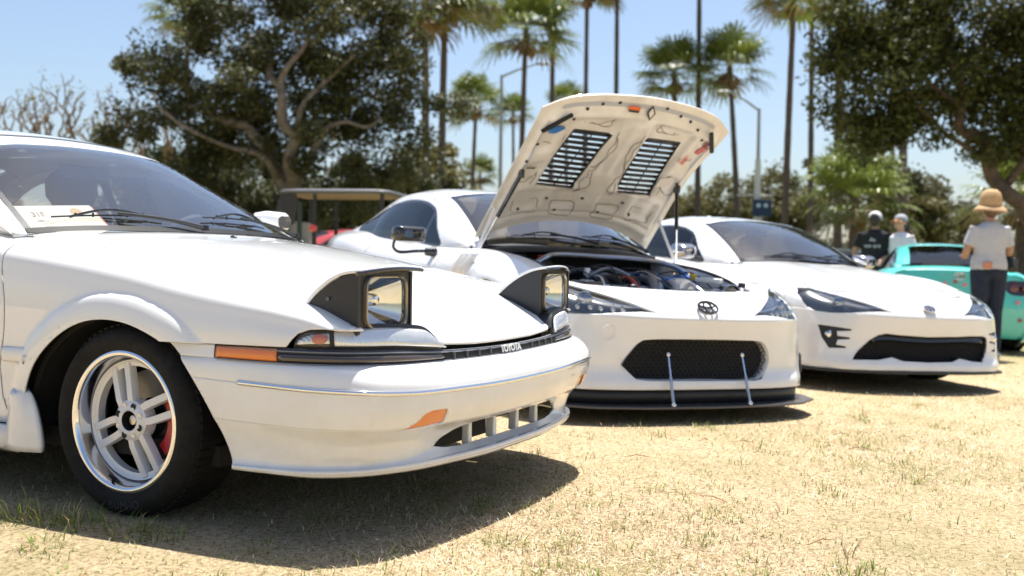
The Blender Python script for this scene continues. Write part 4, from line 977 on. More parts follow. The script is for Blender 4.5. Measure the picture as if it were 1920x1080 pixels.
def mesh_panel(root, poly, x_fn, pitch, name, mtl):
    """honeycomb-like wire mesh over a (y,z) outline"""
    P_ = np.array(poly); y0, z0 = P_.min(0); y1, z1 = P_.max(0); m = MB(); V = []; k = 0; z = z0
    while z < z1:
        ys_ = np.arange(y0, y1, pitch/2); pts = []
        for i, y in enumerate(ys_):
            zz = z+(pitch*.22 if (i+k) % 2 else -pitch*.22); pts.append((x_fn(y), y, zz))
        seg = []
        for p in pts:
            if pip(np.array([[p[1], p[2]]]), poly)[0]: seg.append(p)
            else:
                if len(seg) > 1: m.tube(seg, .0035, 4, caps=False)
                seg = []
        if len(seg) > 1: m.tube(seg, .0035, 4, caps=False)
        z += pitch*.62; k += 1
    o = m.build(name, mtl, root, ang=0); tag(o, kind='stuff'); return o
# ================================================================== white coupe with its hood up
c2 = car_root('parked_car', .6125, 5.8389, -1.0913, KS, 'white sports coupe with its hood propped open, front splitter and fender mirror')
gt_body(c2, WHITE2, 'a')
GRA = [(-.495, .290), (-.470, .330), (-.415, .395), (-.385, .415), (-.30, .422), (0, .424), (.30, .422), (.385, .415), (.415, .395), (.440, .35), (.445, .30), (.42, .25), (.385, .218), (.33, .210), (0, .212), (-.36, .214), (-.42, .22)]
gF = lambda c: c.x > .3
HLPm = [(-a, b) for a, b in HLP]
nose, pr = gt_nose(c2, WHITE2, 'a', [('g', GRA, (1, 2), gF), ('hr', HLP, (1, 2), gF), ('hl', HLPm, (1, 2), gF), ('arch', GARF, (0, 2), lambda c: abs(c.y) > .7)])
nose.build('front_bumper', WHITE2, c2, solid=.012, ang=45)
headlight(c2, pr['hr'][0], 1); headlight(c2, pr['hl'][0], -1)
m = MB(); G = surf([[(.745, y, z) for y in np.linspace(-.55, .55, 5)] for z in (.18, .3, .46)], 4, 8); m.grid(G); m.build('grille_backing', DARK, c2)
def grille_frame(root, poly, P, depth=.05, fx=lambda y: .812-.085*y*y):
    q = np.array(crv([(a, b, 0) for a, b in poly], 90, True))[:, :2]; c = q.mean(0); G = []
    for d, k in ((-.001, 1.0), (-.012, .985), (-depth, .975)): G.append([(fx(a)+d, c[0]+(a-c[0])*k, c[1]+(b-c[1])*(k if k == 1 else k-.02)) for a, b in q])
    MB().grid(np.array(G), closed=True).build('grille_surround', P, root, ang=50)
grille_frame(c2, GRA, WHITE2)
mesh_panel(c2, GRA, lambda y: .785-.05*y*y, .030, 'grille_mesh', BLACKP)
emblem(c2, (.808, 0, .587), (.72, 0, .69), 1.0, BLACKG)
MB().lathe([(.036, 0), (.038, .0015), (.040, 0)], 28, 'x', (.776, -.575, .45)).xf(Matrix.Identity(4)).build('tow_cover', WHITE2, c2)
# side canards and corner vents
for s in (1, -1):
    m = MB(); m.prism([(.0, .0), (.07, .0), (.06, .10), (.01, .16)], -.006, .006, 'y'); m.xf(Matrix.Translation((.50, -.877*s, .22)) @ Matrix.Rotation(-s*R(22), 4, 'Z')); m.build('corner_vent', BLACKP, c2)
# splitter and rods
sp = [(-.885, .20), (-.905, .45), (-.90, .60), (-.84, .74), (-.66, .85), (-.40, .905), (0, .925), (.40, .905), (.66, .85), (.84, .74), (.90, .60), (.905, .45), (.885, .20)]
m = MB(); m.prism([(b, a) for a, b in sp], .082, .094, 'z'); m.build('splitter', mat('carbon_dark', (.05, .05, .053), .35, coat=.3), c2, bevel=.003)
m = MB(); rr_ = nose_rows('a')[9]; fr = [(x, -y, z) for x, y, z in rr_[::-1]]+rr_[1:]; fr = crv(fr, 80); m.grid(np.array([fr*np.array((.975, .985, 1)), fr*np.array((.97, .985, 1))-np.array((0, 0, .078))])); m.build('air_dam', BLACKP, c2, solid=.01)
for y_ in (-.238, .238):
    rd = empty('splitter_rod', parent=c2); a = np.array((.815, y_, .345)); b_ = np.array((.895, y_*1.03, .10)); MB().tube([a, a*.45+b_*.55], .0065, 10).build('rod', CHROME, rd); MB().tube([a*.55+b_*.45, b_], .0085, 10).build('rod', STEEL, rd)
    for q, r_ in ((a, .013), (b_, .015)):
        m = MB(); th = np.linspace(0, math.pi, 7); m.lathe([(max(.0004, r_*math.sin(t)), r_*math.cos(t)) for t in th], 12, 'x', q); m.build('rod_end', CHROME, rd)
# fender vents (gills behind the front arch)
for s in (1, -1):
    for k in range(3):
        m = MB(); x0 = -.42+.075*k; G = []
        for t in np.linspace(0, 1, 6):
            z_ = .805-.13*t; xx = x0-.06*t; yo = -(.815+.042*min(1, t*1.4)); G.append([(xx-.05, yo+.010, z_), (xx-.015, yo-.016, z_+.004), (xx+.012, yo+.012, z_+.004)])
        m.grid(np.array(G), flip=False)
        if s < 0: m.flipy()
        m.build('fender_gill', WHITE2, c2, solid=.004)
# --- raised hood
HGx = gt_hood_grid(80); hood = MB().grid(HGx, flip=True)
hb = empty('raised_hood', parent=c2)
HH = Matrix.Translation((-.80, 0, .825)) @ Matrix.Rotation(R(-51), 4, 'Y') @ Matrix.Translation((.75, 0, -.885))
LVP = [[(-.155, -.415), (.30, -.37), (.30, -.115), (-.155, -.16)], [(-.155, .16), (.30, .115), (.30, .37), (-.155, .415)]]
skin = hood
for lv in LVP: skin, _ = knife(skin, lv, (0, 1))
skin.copy().xf(HH).build('hood_skin', WHITE2, hb, solid=.003)
CREAM = mat('primer_cream', (.70, .655, .575), .42, var=.12, vscale=7, coat=.4)
# underside frame: offset sheet with pressed ribs and pockets
U = HGx.copy(); nx, ny = U.shape[:2]; uu = np.linspace(0, 1, nx)[:, None]; vv = np.linspace(-1, 1, ny)[None]
dep = np.full((nx, ny), .020)
def bumpy(cu, cv, su, sv, h, pw=4): return h*np.exp(-(np.abs((uu-cu)/su)**pw+np.abs((vv-cv)/sv)**pw))
dep += .018*np.exp(-((1-np.abs(vv))/.13)**4)*0
def sst(a, b, x): t = np.clip((x-a)/(b-a), 0, 1); return t*t*(3-2*t)
av = np.abs(vv)+0*uu; U0 = uu+0*vv
dep = .010+.034*sst(.05, .15, 1-U0)*sst(.05, .13, 1-av)*sst(.02, .08, U0)
def pocket(u0, u1, v0, v1, h, sf=.03): return h*sst(u0-sf, u0+sf, U0)*(1-sst(u1-sf, u1+sf, U0))*sst(v0-sf, v0+sf, av)*(1-sst(v1-sf, v1+sf, av))
dep -= pocket(.34, .84, .18, .64, .026) + pocket(.62, .78, .72, .88, .024) + pocket(.36, .52, .70, .88, .024) + pocket(.16, .30, .10, .40, .018) + pocket(.16, .30, .52, .80, .018) + pocket(.10, .125, .0, .9, .012, .012) + pocket(.45, .80, .03, .10, .010, .02)
dep += pocket(.86, .90, .0, .85, .012, .02)
U[..., 2] -= dep; U[1:-1, 1:-1] = U[1:-1, 1:-1]
und = MB().grid(U)
for lv in LVP: und, _ = knife(und, lv, (0, 1))
und.xf(HH).build('hood_frame', CREAM, hb, solid=0)
m = MB(); m.grid(np.array([HGx[0], U[0]])); m.grid(np.array([HGx[-1], U[-1]]), flip=True); m.grid(np.array([HGx[:, 0], U[:, 0]]), flip=True); m.grid(np.array([HGx[:, -1], U[:, -1]])); m.xf(HH).build('hood_rim', CREAM, hb)
# louvre slats, each its own piece
for li, lv in enumerate(LVP):
    (xa, ya), (xb, yb), (xc, yc), (xd, yd) = lv; nS = 11
    L = empty('louvre_panel', parent=c2)
    def edge_y(x_): t = (x_-xa)/(xb-xa); return ya+(yb-ya)*t, yd+(yc-yd)*t
    for k in range(nS):
        x_ = xa+(xb-xa)*(k+.5)/nS; e0, e1 = edge_y(x_); G = []
        for dx, dz in ((-.0165, .000), (.0165, -.010)):
            G.append([(x_+dx, y_, gt_zh(x_+dx, y_)+dz-.006) for y_ in np.linspace(e0, e1, 5)])
        MB().grid(np.array(G)).xf(HH).build('slat', BLACKP, L, solid=.003)
    for p, q in (((xa, ya), (xb, yb)), ((xa, yd), (xb, yc)), ((xa, ya), (xa, yd)), ((xb, yb), (xb, yc))):
        pts = [(p[0]*(1-t)+q[0]*t, p[1]*(1-t)+q[1]*t) for t in np.linspace(0, 1, 6)]; MB().tube([(a, b_, gt_zh(a, b_)-.018) for a, b_ in pts], .006, 5).xf(HH).build('louvre_frame', BLACKP, L)
    pts = [((xa+xb)/2*0+xa*(1-t)+xb*t, (sum(edge_y(xa*(1-t)+xb*t))/2)) for t in np.linspace(0, 1, 6)]; MB().tube([(a, b_, gt_zh(a, b_)-.024) for a, b_ in pts], .004, 5).xf(HH).build('louvre_spine', BLACKP, L)
def on_hood(x_, y_, poly, name, mtl, rot=0, off=.012, th=.0015):
    """flat sticker lying on the underside at hood point x_, y_"""
    i = int(np.argmin(np.abs(HGx[:, 40, 0]-x_))); j = int(np.argmin(np.abs(HGx[i, :, 1]-y_))); p = U[i, j]-np.array((0, 0, .003+off))
    tx = Vector(U[min(i+2, nx-1), j]-U[i-2, j]).normalized(); ty = Vector(U[i, min(j+2, ny-1)]-U[i, max(j-2, 0)]).normalized(); tz = tx.cross(ty).normalized(); ty = tz.cross(tx)
    m = MB(); c_, s_ = math.cos(rot), math.sin(rot); m.prism([(a*c_-b_*s_, a*s_+b_*c_) for a, b_ in poly], 0, -th, 'z'); m.xf(HH @ basis(tx, ty, tz, p)); return m.build(name, mtl, hb, ang=0)
circ = lambda r, n=10: [(r*math.cos(t), r*math.sin(t)) for t in np.linspace(0, 2*math.pi, n, endpoint=False)]
on_hood(.36, -.50, [(.05, .0), (.03, .045), (-.02, .05), (-.055, .03), (-.05, -.02), (-.01, -.045), (.035, -.035)], 'sticker', mat('blue_decal', (.015, .16, .50), .4), off=.006)
on_hood(.515, -.10, rrect(.028, .075, .004), 'sticker', mat('orange_decal', (.72, .13, .02), .4), off=.012)
on_hood(.507, -.10, rrect(.014, .070, .003), 'sticker', BLACKP, off=.0135)
on_hood(.50, .02, [(.045, 0), (0, .03), (-.045, 0), (0, -.03)], 'sticker', BLACKP, off=.012); on_hood(.50, .02, [(.03, 0), (0, .018), (-.03, 0), (0, -.018)], 'sticker', CREAM, off=.0145)
on_hood(.355, .53, rrect(.10, .035, .004), 'sticker', mat('red_decal', (.50, .06, .05), .4), off=.006); on_hood(.41, .52, rrect(.045, .035, .004), 'sticker', mat('maroon_decal', (.16, .02, .03), .4), off=.007)
on_hood(.22, .475, rrect(.07, .10, .01), 'sticker', mat('pink_decal', (.62, .35, .28), .5), .5, off=.006)
for k in range(4): on_hood(.245-.018*k, .475, rrect(.005, .07-.008*k, .001), 'sticker', mat('red_line', (.5, .07, .05), .5), .5, off=.0085)
on_hood(.0, -.50, rrect(.07, .10, .004), 'sticker', mat('paper_label', (.66, .62, .55), .6), off=.006); on_hood(.03, -.50, rrect(.01, .06, .001), 'sticker', DARK, off=.0075)
on_hood(.02, .45, rrect(.08, .11, .006), 'sticker', mat('paper_label', (.66, .62, .55), .6), off=.006)
for s in (-1, 1):
    on_hood(.45, s*.535, rrect(.20, .024, .006), 'rubber_buffer', DARK, s*R(-38), off=.002, th=.012)
for (a, b_) in [(.53, -.30), (.50, -.38), (.45, -.45), (.52, .25), (.50, .33), (.42, .47), (.25, -.55), (.12, -.56), (.55, -.2), (.55, .12), (.47, .40), (.05, .55), (-.30, -.45), (-.32, -.2), (-.32, .1), (-.30, .35), (-.22, -.3), (-.22, -.06), (-.22, .25)]:
    on_hood(a, b_, circ(.010), 'hole', DARK, off=.002)
# wandering dark seam of sealant round the pockets
SEAL = mat('sealant', (.10, .07, .05), .8)
def seam(pts, name='sealant_seam'):
    q = []
    for a, b_ in crv([(a, b_, 0) for a, b_ in pts], 40)[:, :2]:
        a += .006*math.sin(a*90+b_*40); b_ += .006*math.sin(b_*70+a*55); i = int(np.argmin(np.abs(HGx[:, 40, 0]-a))); j = int(np.argmin(np.abs(HGx[i, :, 1]-b_))); z_ = U[i, j, 2]; q.append((a, b_, z_-.004))
    MB().tube(q, .0019, 4).xf(HH).build(name, SEAL, hb)
for s in (-1, 1):
    seam([(.30, s*.45), (.26, s*.42), (.20, s*.44), (.18, s*.52), (.22, s*.57), (.29, s*.55)]); seam([(.10, s*.47), (.0, s*.45), (-.10, s*.47), (-.13, s*.52), (-.08, s*.57), (.05, s*.57), (.10, s*.54)])
    seam([(.42, s*.33), (.36, s*.28), (.38, s*.20), (.42, s*.15)]); seam([(.30, s*.08), (.20, s*.05), (.08, s*.09), (.04, s*.12)]); seam([(.0, s*.10), (-.12, s*.08), (-.16, s*.12), (-.14, s*.2), (-.02, s*.2)])
def loop_seam(x0, x1, y0, y1, n=5):
    c_ = [(x0, y0), ((x0+x1)/2, y0*.99), (x1, y0), (x1, (y0+y1)/2), (x1, y1), ((x0+x1)/2, y1*1.01), (x0, y1), (x0, (y0+y1)/2)]; q = crv([(a, b, 0) for a, b in c_], 46, True); seam([(a, b) for a, b, _ in q])
for s in (-1, 1):
    loop_seam(-.37, -.27, s*.08, s*.24); loop_seam(-.37, -.27, s*.34, s*.50); loop_seam(.36, .42, s*.16, s*.33)
    seam([(-.20, s*.455), (-.05, s*.45), (.12, s*.43), (.33, s*.40)]); seam([(.33, s*.09), (.12, s*.085), (-.05, s*.12), (-.19, s*.13)])
# a greyish primer band along the front and sides of the frame
BAND = mat('grey_primer', (.42, .43, .45), .5)
def frame_band(ii, jj, wd, name='primer_band'):
    q = np.array([U[i, j] for i, j in zip(ii, jj)])-np.array((0, 0, .002)); q2 = np.array([U[i+wd[0], j+wd[1]] for i, j in zip(ii, jj)])-np.array((0, 0, .002)); MB().grid(np.array([q, q2])).xf(HH).build(name, BAND, hb)
frame_band([73]*64, list(range(8, 72)), (2, 0)); frame_band(list(range(14, 70)), [4]*56, (0, 1)); frame_band(list(range(14, 70)), [74]*56, (0, 1))
# stains on the underside are part of the cream paint; gas struts
for s, top, bot in ((-1, (-.06, -.56, 0), (-.50, -.70, .82)), (1, (-.06, .56, 0), (-.42, .70, .83))):
    stt = empty('hood_strut', parent=c2); z_ = gt_zh(top[0], top[1])-.045; a = np.array(HH @ Vector((top[0], top[1], z_))); b_ = np.array(bot); mid = a*.45+b_*.55
    MB().tube([a, mid], .013, 10).build('cylinder', BLACKG, stt); MB().tube([mid, b_], .006, 8).build('piston', CHROME, stt); MB().box(a, (.05, .02, .05)).build('bracket', BLACKG, stt, bevel=.004)
    MB().tube([b_+np.array((-.02, 0, 0)), np.array(HH @ Vector((-.36, top[1]*1.08, gt_zh(-.36, .5)-.03)))], .010, 6).build('hinge_arm', WHITE2, stt)
# --- engine bay
eb = empty('engine_bay', parent=c2)
BLUE = mat('blue_anodised', (.01, .12, .42), .3, metal=.5, coat=.5)
GREYA = mat('cast_grey', (.30, .31, .33), .45, metal=.7)
m = MB(); m.grid(np.array([[(x_, y_, z_) for y_ in np.linspace(-.66, .66, 10)] for x_, z_ in ((-.60, .86), (-.56, .70), (-.55, .45), (.60, .40), (.62, .60))]), flip=True); m.build('bay_floor', DARK, eb)
for s in (1, -1):
    rp_ = np.array([(x_, s*y_, z_) for x_, y_, z_ in crv([(-.60, .655, .835), (-.3, .63, .805), (0, .615, .775), (.2, .62, .735), (.30, .62, .705), (.38, .60, .675)], 30)])
    MB().grid(np.array([rp_, rp_+np.array((0, -s*.028, -.015)), rp_+np.array((0, -s*.035, -.05)), rp_+np.array((0, -s*.045, -.30))]), flip=(s < 0)).build('inner_wing', WHITE2, eb, solid=.004)
    MB().tube(rp_+np.array((0, -s*.03, .0)), .009, 6).build('rail_seal', BLACKP, eb)
    MB().lathe([(.085, -.10), (.085, .0), (.07, .012), (.03, .014), (.025, .03), (.0005, .03)], 24, 'z', (-.10, s*.52, .73)).build('strut_tower', BLUE if s > 0 else WHITE2, eb)
    for k in range(3): MB().lathe([(.010, .0), (.010, .016), (.0005, .018)], 8, 'z', (-.10+.055*math.cos(R(120*k)), s*.52+.055*math.sin(R(120*k)), .742)).build('bolt', CHROME, eb)
bar = crv([(-.10, -.56, .745), (-.14, -.44, .80), (-.26, -.30, .822), (-.28, 0, .826), (-.26, .30, .822), (-.14, .44, .80), (-.10, .56, .745)], 50); MB().tube(bar, .016, 10).build('strut_brace', STEEL, eb)
m = MB(); m.box((.08, -.05, .62), (.34, .34, .10)); m.build('intake_manifold', GREYA, eb, bevel=.02)
for k in range(4):
    y_ = -.24+.11*k; MB().tube(crv([(.22, y_, .60), (.18, y_, .685), (.05, y_, .70), (-.05, y_, .66)], 12), .026, 10).build('intake_runner', BLACKP, eb); MB().tube([(.205, y_, .655), (.203, y_, .665)], .0285, 12).build('hose_clamp', CHROME, eb)
MB().tube(crv([(.30, .05, .62), (.22, .08, .70), (.10, .10, .72)], 10), .04, 14).build('throttle_pipe', GREYA, eb)
m = MB(); m.box((.02, .30, .68), (.24, .22, .09)); m.build('cover_plate', BLUE, eb, bevel=.012); m = MB(); m.box((.05, -.52, .66), (.18, .12, .05)); m.build('cover_plate', BLUE, eb, bevel=.01)
MB().tube(crv([(.05, -.40, .66), (.0, -.1, .70), (.02, .15, .74), (.02, .25, .73)], 16), .013, 8).build('fuel_rail', BLUE, eb)
MB().tube(crv([(.40, .10, .60), (.34, .14, .67), (.24, .18, .70), (.20, .26, .68), (.22, .34, .66)], 16), .020, 10).build('coolant_hose', mat('grey_hose', (.35, .36, .38), .4), eb)
MB().tube(crv([(.46, -.05, .62), (.42, .15, .64), (.40, .32, .64), (.34, .44, .66)], 16), .026, 10).build('radiator_hose', BLACKP, eb)
for (a, b_, c_, r_) in ((.40, .36, .60, .075), (.36, .50, .62, .085)):
    MB().lathe([(.0005, .03), (r_*.5, .03), (r_*.55, .02), (r_*.9, .02), (r_, .028), (r_, -.02)], 24, 'x', (a, b_, c_)).build('pulley', BLACKG, eb); MB().lathe([(r_*.92, .034), (r_*.96, .037), (r_, .034)], 24, 'x', (a, b_, c_)).build('pulley_rim', CHROME, eb)
m = MB(); m.box((.28, .42, .72), (.16, .05, .03), Matrix.Rotation(R(25), 3, 'Z')); m.build('bracket', mat('white_part', (.75, .75, .74), .4), eb, bevel=.008)
m = MB(); m.box((.46, .52, .64), (.08, .08, .06)); m.build('reservoir', mat('white_part', (.75, .75, .74), .4), eb, bevel=.02); MB().lathe([(.0005, .03), (.02, .028), (.022, 0)], 14, 'z', (.44, .53, .69)).build('cap', BLACKP, eb)
m = MB(); m.box((.54, 0, .625), (.05, 1.0, .03)); m.build('radiator_panel', BLACKP, eb, bevel=.006)
for (a, b_, c_, d_) in ((.2, -.50, .60, .1), (-.35, .1, .70, .12), (-.3, -.35, .68, .12), (-.42, .35, .70, .1), (.3, -.35, .6, .09)):
    MB().box((a, b_, c_), (d_, d_*1.5, .09)).build('engine_part', random.choice([BLACKP, GREYA, BLACKG]), eb, bevel=.015)
for k in range(5):
    p0 = np.array((random.uniform(-.4, .3), random.uniform(-.5, .1), .70)); p1 = p0+np.array((random.uniform(-.1, .2), random.uniform(.2, .5), random.uniform(-.02, .03))); MB().tube(crv([p0, (p0+p1)/2+np.array((0, 0, .05)), p1], 12), .009, 7).build('hose', random.choice([BLACKP, BLACKG, GREYA]), eb)
ALU = mat('bright_alloy', (.72, .72, .74), .3, metal=.6)
m = MB(); G_ = [(.0005, .05), (.03, .05), (.032, .045)]+[(.060+.006*(k % 2), .045-.012*k) for k in range(8)]+[(.03, -.05), (.0005, -.05)]; m.lathe(G_, 22, 'x', (.30, .22, .655)); m.build('alternator', ALU, eb)
MB().box((.36, -.46, .655), (.16, .12, .07)).build('fuse_box', BLACKG, eb, bevel=.012); MB().box((.36, -.46, .692), (.06, .05, .004)).build('fuse_label', mat('label_white', (.7, .7, .68), .6), eb)
MB().box((-.38, -.42, .72), (.18, .22, .13)).build('battery', BLACKP, eb, bevel=.01)
for y_, mt in ((-.35, mat('terminal_red', (.5, .03, .03), .5)), (-.49, DARK)): MB().box((-.34, y_, .80), (.05, .04, .03)).build('terminal_cap', mt, eb, bevel=.008)
for k, (a, b_, c_, r_) in enumerate(((.16, .40, .735, .022), (.44, -.22, .665, .026), (.10, -.30, .735, .02))): MB().lathe([(.0005, .02), (r_*.7, .02), (r_, .012), (r_, -.02)], 14, 'z', (a, b_, c_)).build('filler_cap', (mat('cap_yellow', (.6, .42, .05), .4), BLACKP, ALU)[k], eb)
for k in range(4): MB().tube(crv([(.45, -.40+.22*k, .645), (.36, -.36+.2*k, .695), (.22, -.30+.19*k, .715), (.05, -.26+.18*k, .70)], 14), .007+.004*(k % 2), 8).build('pipe', (ALU, mat('red_hose', (.35, .03, .03), .5), BLACKG, ALU)[k], eb)
for k in range(5): MB().tube(crv([(random.uniform(-.3, .1), -.5+.22*k, .72), (random.uniform(-.1, .3), -.42+.22*k, .76), (random.uniform(.1, .45), -.36+.2*k, .68)], 12), .0045, 6).build('wiring', BLACKP, eb)
# cowl, wipers
cw = GTG[0, 2:79]; MB().grid(np.array([cw+np.array((.13, 0, -.045)), cw+np.array((.05, 0, -.018)), cw+np.array((-.03, 0, -.012))])).build('cowl_panel', BLACKP, c2, solid=.004)
def gws(y, up, off=.014): j = int(np.argmin(np.abs(GTG[0, :, 1]-y))); return GTG[int(up), j]+np.array((.5, 0, .86))*off
for root_ in (c2,):
    wiper(root_, [gws(.10, 0, .02), gws(-.20, 5), gws(-.45, 5), gws(.0, 5)]); wiper(root_, [gws(.58, 0, .02), gws(.30, 6), gws(.05, 6), gws(.48, 6)])
# wing mirror on a bent arm
fm = empty('fender_mirror', parent=c2); G = []
for t, k in ((0, .55), (.015, .92), (.05, 1), (.10, .98), (.125, .85), (.135, .5)): G.append([(-1.06+t, -.955+a*k, .905+b*k) for a, b in rrect(.215, .098, .03)])
MB().grid(np.array(G), closed=True).build('shell', BLACKG, fm, ang=50)
MB().tube(crv([(-1.0, -1.045, .86), (-1.0, -1.05, .815), (-1.0, -1.03, .795), (-.98, -.90, .80), (-.97, -.83, .805)], 20), .010, 8).build('arm', BLACKG, fm); MB().lathe([(.0005, -.04), (.026, -.035), (.03, 0), (.034, .03)], 14, 'y', (-.965, -.81, .80)).build('base', BLACKG, fm)
# sun-visor sheet behind the glass on car 2
# ================================================================== second white coupe
c3 = car_root('parked_car', 2.612, 7.7072, -1.2106, KS, 'white sports coupe with closed hood, standing right of the open-hood coupe')
gt_body(c3, WHITE2, 'b')
GRB = [(-.615, .222), (-.585, .26), (-.48, .36), (-.42, .395), (-.36, .408), (-.25, .400), (0, .392), (.25, .400), (.40, .408), (.52, .408), (.565, .395), (.575, .34), (.56, .26), (.52, .222), (.42, .226), (.30, .246), (.22, .222), (0, .216), (-.22, .222), (-.30, .246), (-.42, .226)]
FOGP = [(-.80, .447), (-.72, .440), (-.615, .428), (-.61, .417), (-.705, .408), (-.70, .378), (-.622, .370), (-.62, .359), (-.70, .351), (-.71, .318), (-.648, .308), (-.65, .297), (-.75, .292), (-.785, .36)]
FOGm = [(-a, b) for a, b in FOGP]
nose, pr = gt_nose(c3, WHITE2, 'b', [('g', GRB, (1, 2), gF), ('hr', HLP, (1, 2), gF), ('hl', HLPm, (1, 2), gF), ('fog', FOGP, (1, 2), gF), ('fog', FOGm, (1, 2), gF), ('arch', GARF, (0, 2), lambda c: abs(c.y) > .7)])
nose.build('front_bumper', WHITE2, c3, solid=.012, ang=45)
headlight(c3, pr['hr'][0], 1, False); headlight(c3, pr['hl'][0], -1, False)
for s, fp in zip((1, -1), pr['fog']):
    v = np.array(fp.v); F = empty('fog_lamp', parent=c3); fp.v = [(x-.02, y*.99, z) for x, y, z in fp.v]; fp.build('recess', BLACKP, F)
    q = v[np.argmin(np.abs(np.abs(v[:, 1])-.74)+np.abs(v[:, 2]-.385))]; MB().lathe([(.026, -.02), (.025, 0), (.018, .006), (.0005, .009)], 18, 'x', q-np.array((.012, 0, 0))).build('lamp', CHROME, F)
m = MB(); m.grid(surf([[(.735, y, z) for y in np.linspace(-.62, .62, 5)] for z in (.18, .3, .46)], 4, 8)); m.build('grille_backing', DARK, c3)
grille_frame(c3, GRB, BLACKG, .05, lambda y: .800-.07*y*y)
mesh_panel(c3, GRB, lambda y: .770-.06*y*y, .032, 'grille_mesh', BLACKP)
m = MB(); tp = crv([(.765-.05*y*y, y, z) for y, z in ((-.455, .352), (-.38, .366), (-.2, .362), (0, .356), (.2, .362), (.40, .368), (.53, .362))], 40); m.grid(np.array([tp+np.array((.015, 0, .042)), tp+np.array((.022, 0, 0)), tp+np.array((.01, 0, -.012))])); m.build('grille_bar', BLACKG, c3, solid=.006)
em = emblem(c3, (.806, 0, .588), (.72, 0, .69), .8, CHROME); 
m = MB(); t = np.linspace(0, 2*math.pi, 28, endpoint=False); m.prism([(.046*math.cos(q), .030*math.sin(q)) for q in t], -.004, .001, 'z'); n_ = Vector((.72, 0, .69)).normalized(); y_ = (Vector((0, 0, 1))-n_*n_.z).normalized(); m.xf(basis(y_.cross(n_), y_, n_, (.806, 0, .588))); m.build('emblem_field', mat('dark_blue_enamel', (.03, .04, .08), .2, coat=1), c3)
HC3 = gt_hood_grid(70); HC3[..., 2] += .001; MB().grid(HC3, flip=True).build('hood', WHITE2, c3, solid=.008, ang=40); MB().grid(HC3[::4, ::4]-np.array((0, 0, .05)), flip=True).build('hood_inner', DARK, c3)
cw = GTG[0, 2:79]; MB().grid(np.array([cw+np.array((.09, 0, -.03)), cw+np.array((.04, 0, -.018)), cw+np.array((-.03, 0, -.012))])).build('cowl_panel', BLACKP, c3, solid=.004)
wiper(c3, [gws(.10, 0, .02), gws(-.20, 4), gws(-.45, 3), gws(.0, 4)]); wiper(c3, [gws(.58, 0, .02), gws(.30, 4), gws(.05, 4), gws(.48, 4)])
# lip
sp = [(-.885, .30), (-.90, .50), (-.875, .62), (-.78, .74), (-.55, .83), (-.3, .862), (0, .87), (.3, .862), (.55, .83), (.78, .74), (.875, .62), (.90, .50), (.885, .30)]
m = MB(); m.prism([(b, a) for a, b in sp], .135, .152, 'z'); m.build('front_lip', BLACKP, c3, bevel=.004)
for s in (1, -1):
    for root_ in (c3,):
        mr = empty('door_mirror', parent=root_); G = []
        for t, k in ((0, .6), (.02, .94), (.07, 1), (.13, .8), (.165, .45)): G.append([(-1.07+t, s*(.93+a*k-.02*t), .925+b*k) for a, b in rrect(.21, .125, .045)])
        MB().grid(np.array(G)[:, :], closed=True).build('shell', CHROME if False else mat('mirror_silver', (.45, .45, .47), .12, metal=.9), mr, ang=50)
        MB().tube([(-1.0, s*.76, .86), (-1.0, s*.86, .885)], .022, 8).build('stalk', BLACKP, mr)
m = MB(); th = np.linspace(0, math.pi/2, 6); m.lathe([(.03*math.cos(t)+.0004, .035*math.sin(t)) for t in th], 14, 'z', (0, 0, 0)); m.v = [(x*2.2-2.15, y, z+1.268) for x, y, z in m.v]; m.build('roof_aerial', WHITE2, c3)
# ------------------------------------------------------------------ rear end for coupes seen from behind, and the cars in the back
def gt_tail(root, P, lamps=True):
    top = [(-3.455, 0, .935), (-3.45, -.3, .93), (-3.43, -.52, .915), (-3.39, -.66, .89), (-3.30, -.755, .875), (-3.2, -.79, .865)]
    rows = [top]
    for z, dx, dy in ((.84, .015, .05), (.74, .03, .075), (.62, .055, .09), (.52, .065, .095), (.40, .05, .09), (.26, .03, .08), (.18, .0, .06)):
        rows.append([(x-dx, y-(dy if i > 3 else dy*.6*(i/4)), z) for i, (x, y, _) in enumerate(top)])
    fl = [[(x, -y, z) for x, y, z in r[::-1]]+r[1:] for r in rows]
    m = MB().grid(surf(fl, 60, 120), flip=True)
    LP = [(-.47, .79), (-.50, .83), (-.60, .845), (-.72, .83), (-.78, .79), (-.79, .74), (-.73, .69), (-.62, .675), (-.52, .70)]
    lampsp = []
    for s in (1, -1):
        m, l_ = knife(m, [tuple(p) for p in crv([(a*s, b, 0) for a, b in LP], 30, True)[:, :2]], (1, 2)); lampsp.append(l_)
    m, pl = knife(m, [(-.36, .27), (-.30, .20), (.30, .20), (.36, .27), (.30, .33), (-.30, .33)], (1, 2))
    m.build('rear_bumper', P, root, solid=.01, ang=45); pl.build('diffuser', BLACKP, root)
    for l_ in lampsp:
        T = empty('tail_lamp', parent=root); l_.v = [(x+.004, y, z) for x, y, z in l_.v]; l_.build('housing', mat('tail_dark', (.03, .008, .01), .12, coat=1), T); v = np.array(l_.v); c = v.mean(0)
        for dy, r_ in ((-.05, .05), (.06, .035)):
            sg = 1 if c[1] > 0 else -1; MB().lathe([(r_, -.001), (r_*.9, -.012), (r_*.6, -.015), (.0005, -.016)], 20, 'x', (v[:, 0].min()+.02, c[1]+dy*sg, c[2])).build('light', mat('tail_red', (.10, .006, .01), .12, coat=1), T)
    emblem(root, (-3.475, 0, .86), (-1, 0, .15), 1.0, CHROME)
TEAL = paint('teal_paint', (.09, .60, .53), .2)
ct = car_root('parked_car', 6.05, 14.75, R(74), KS, 'turquoise coupe seen from behind, next to the woman in the straw hat')
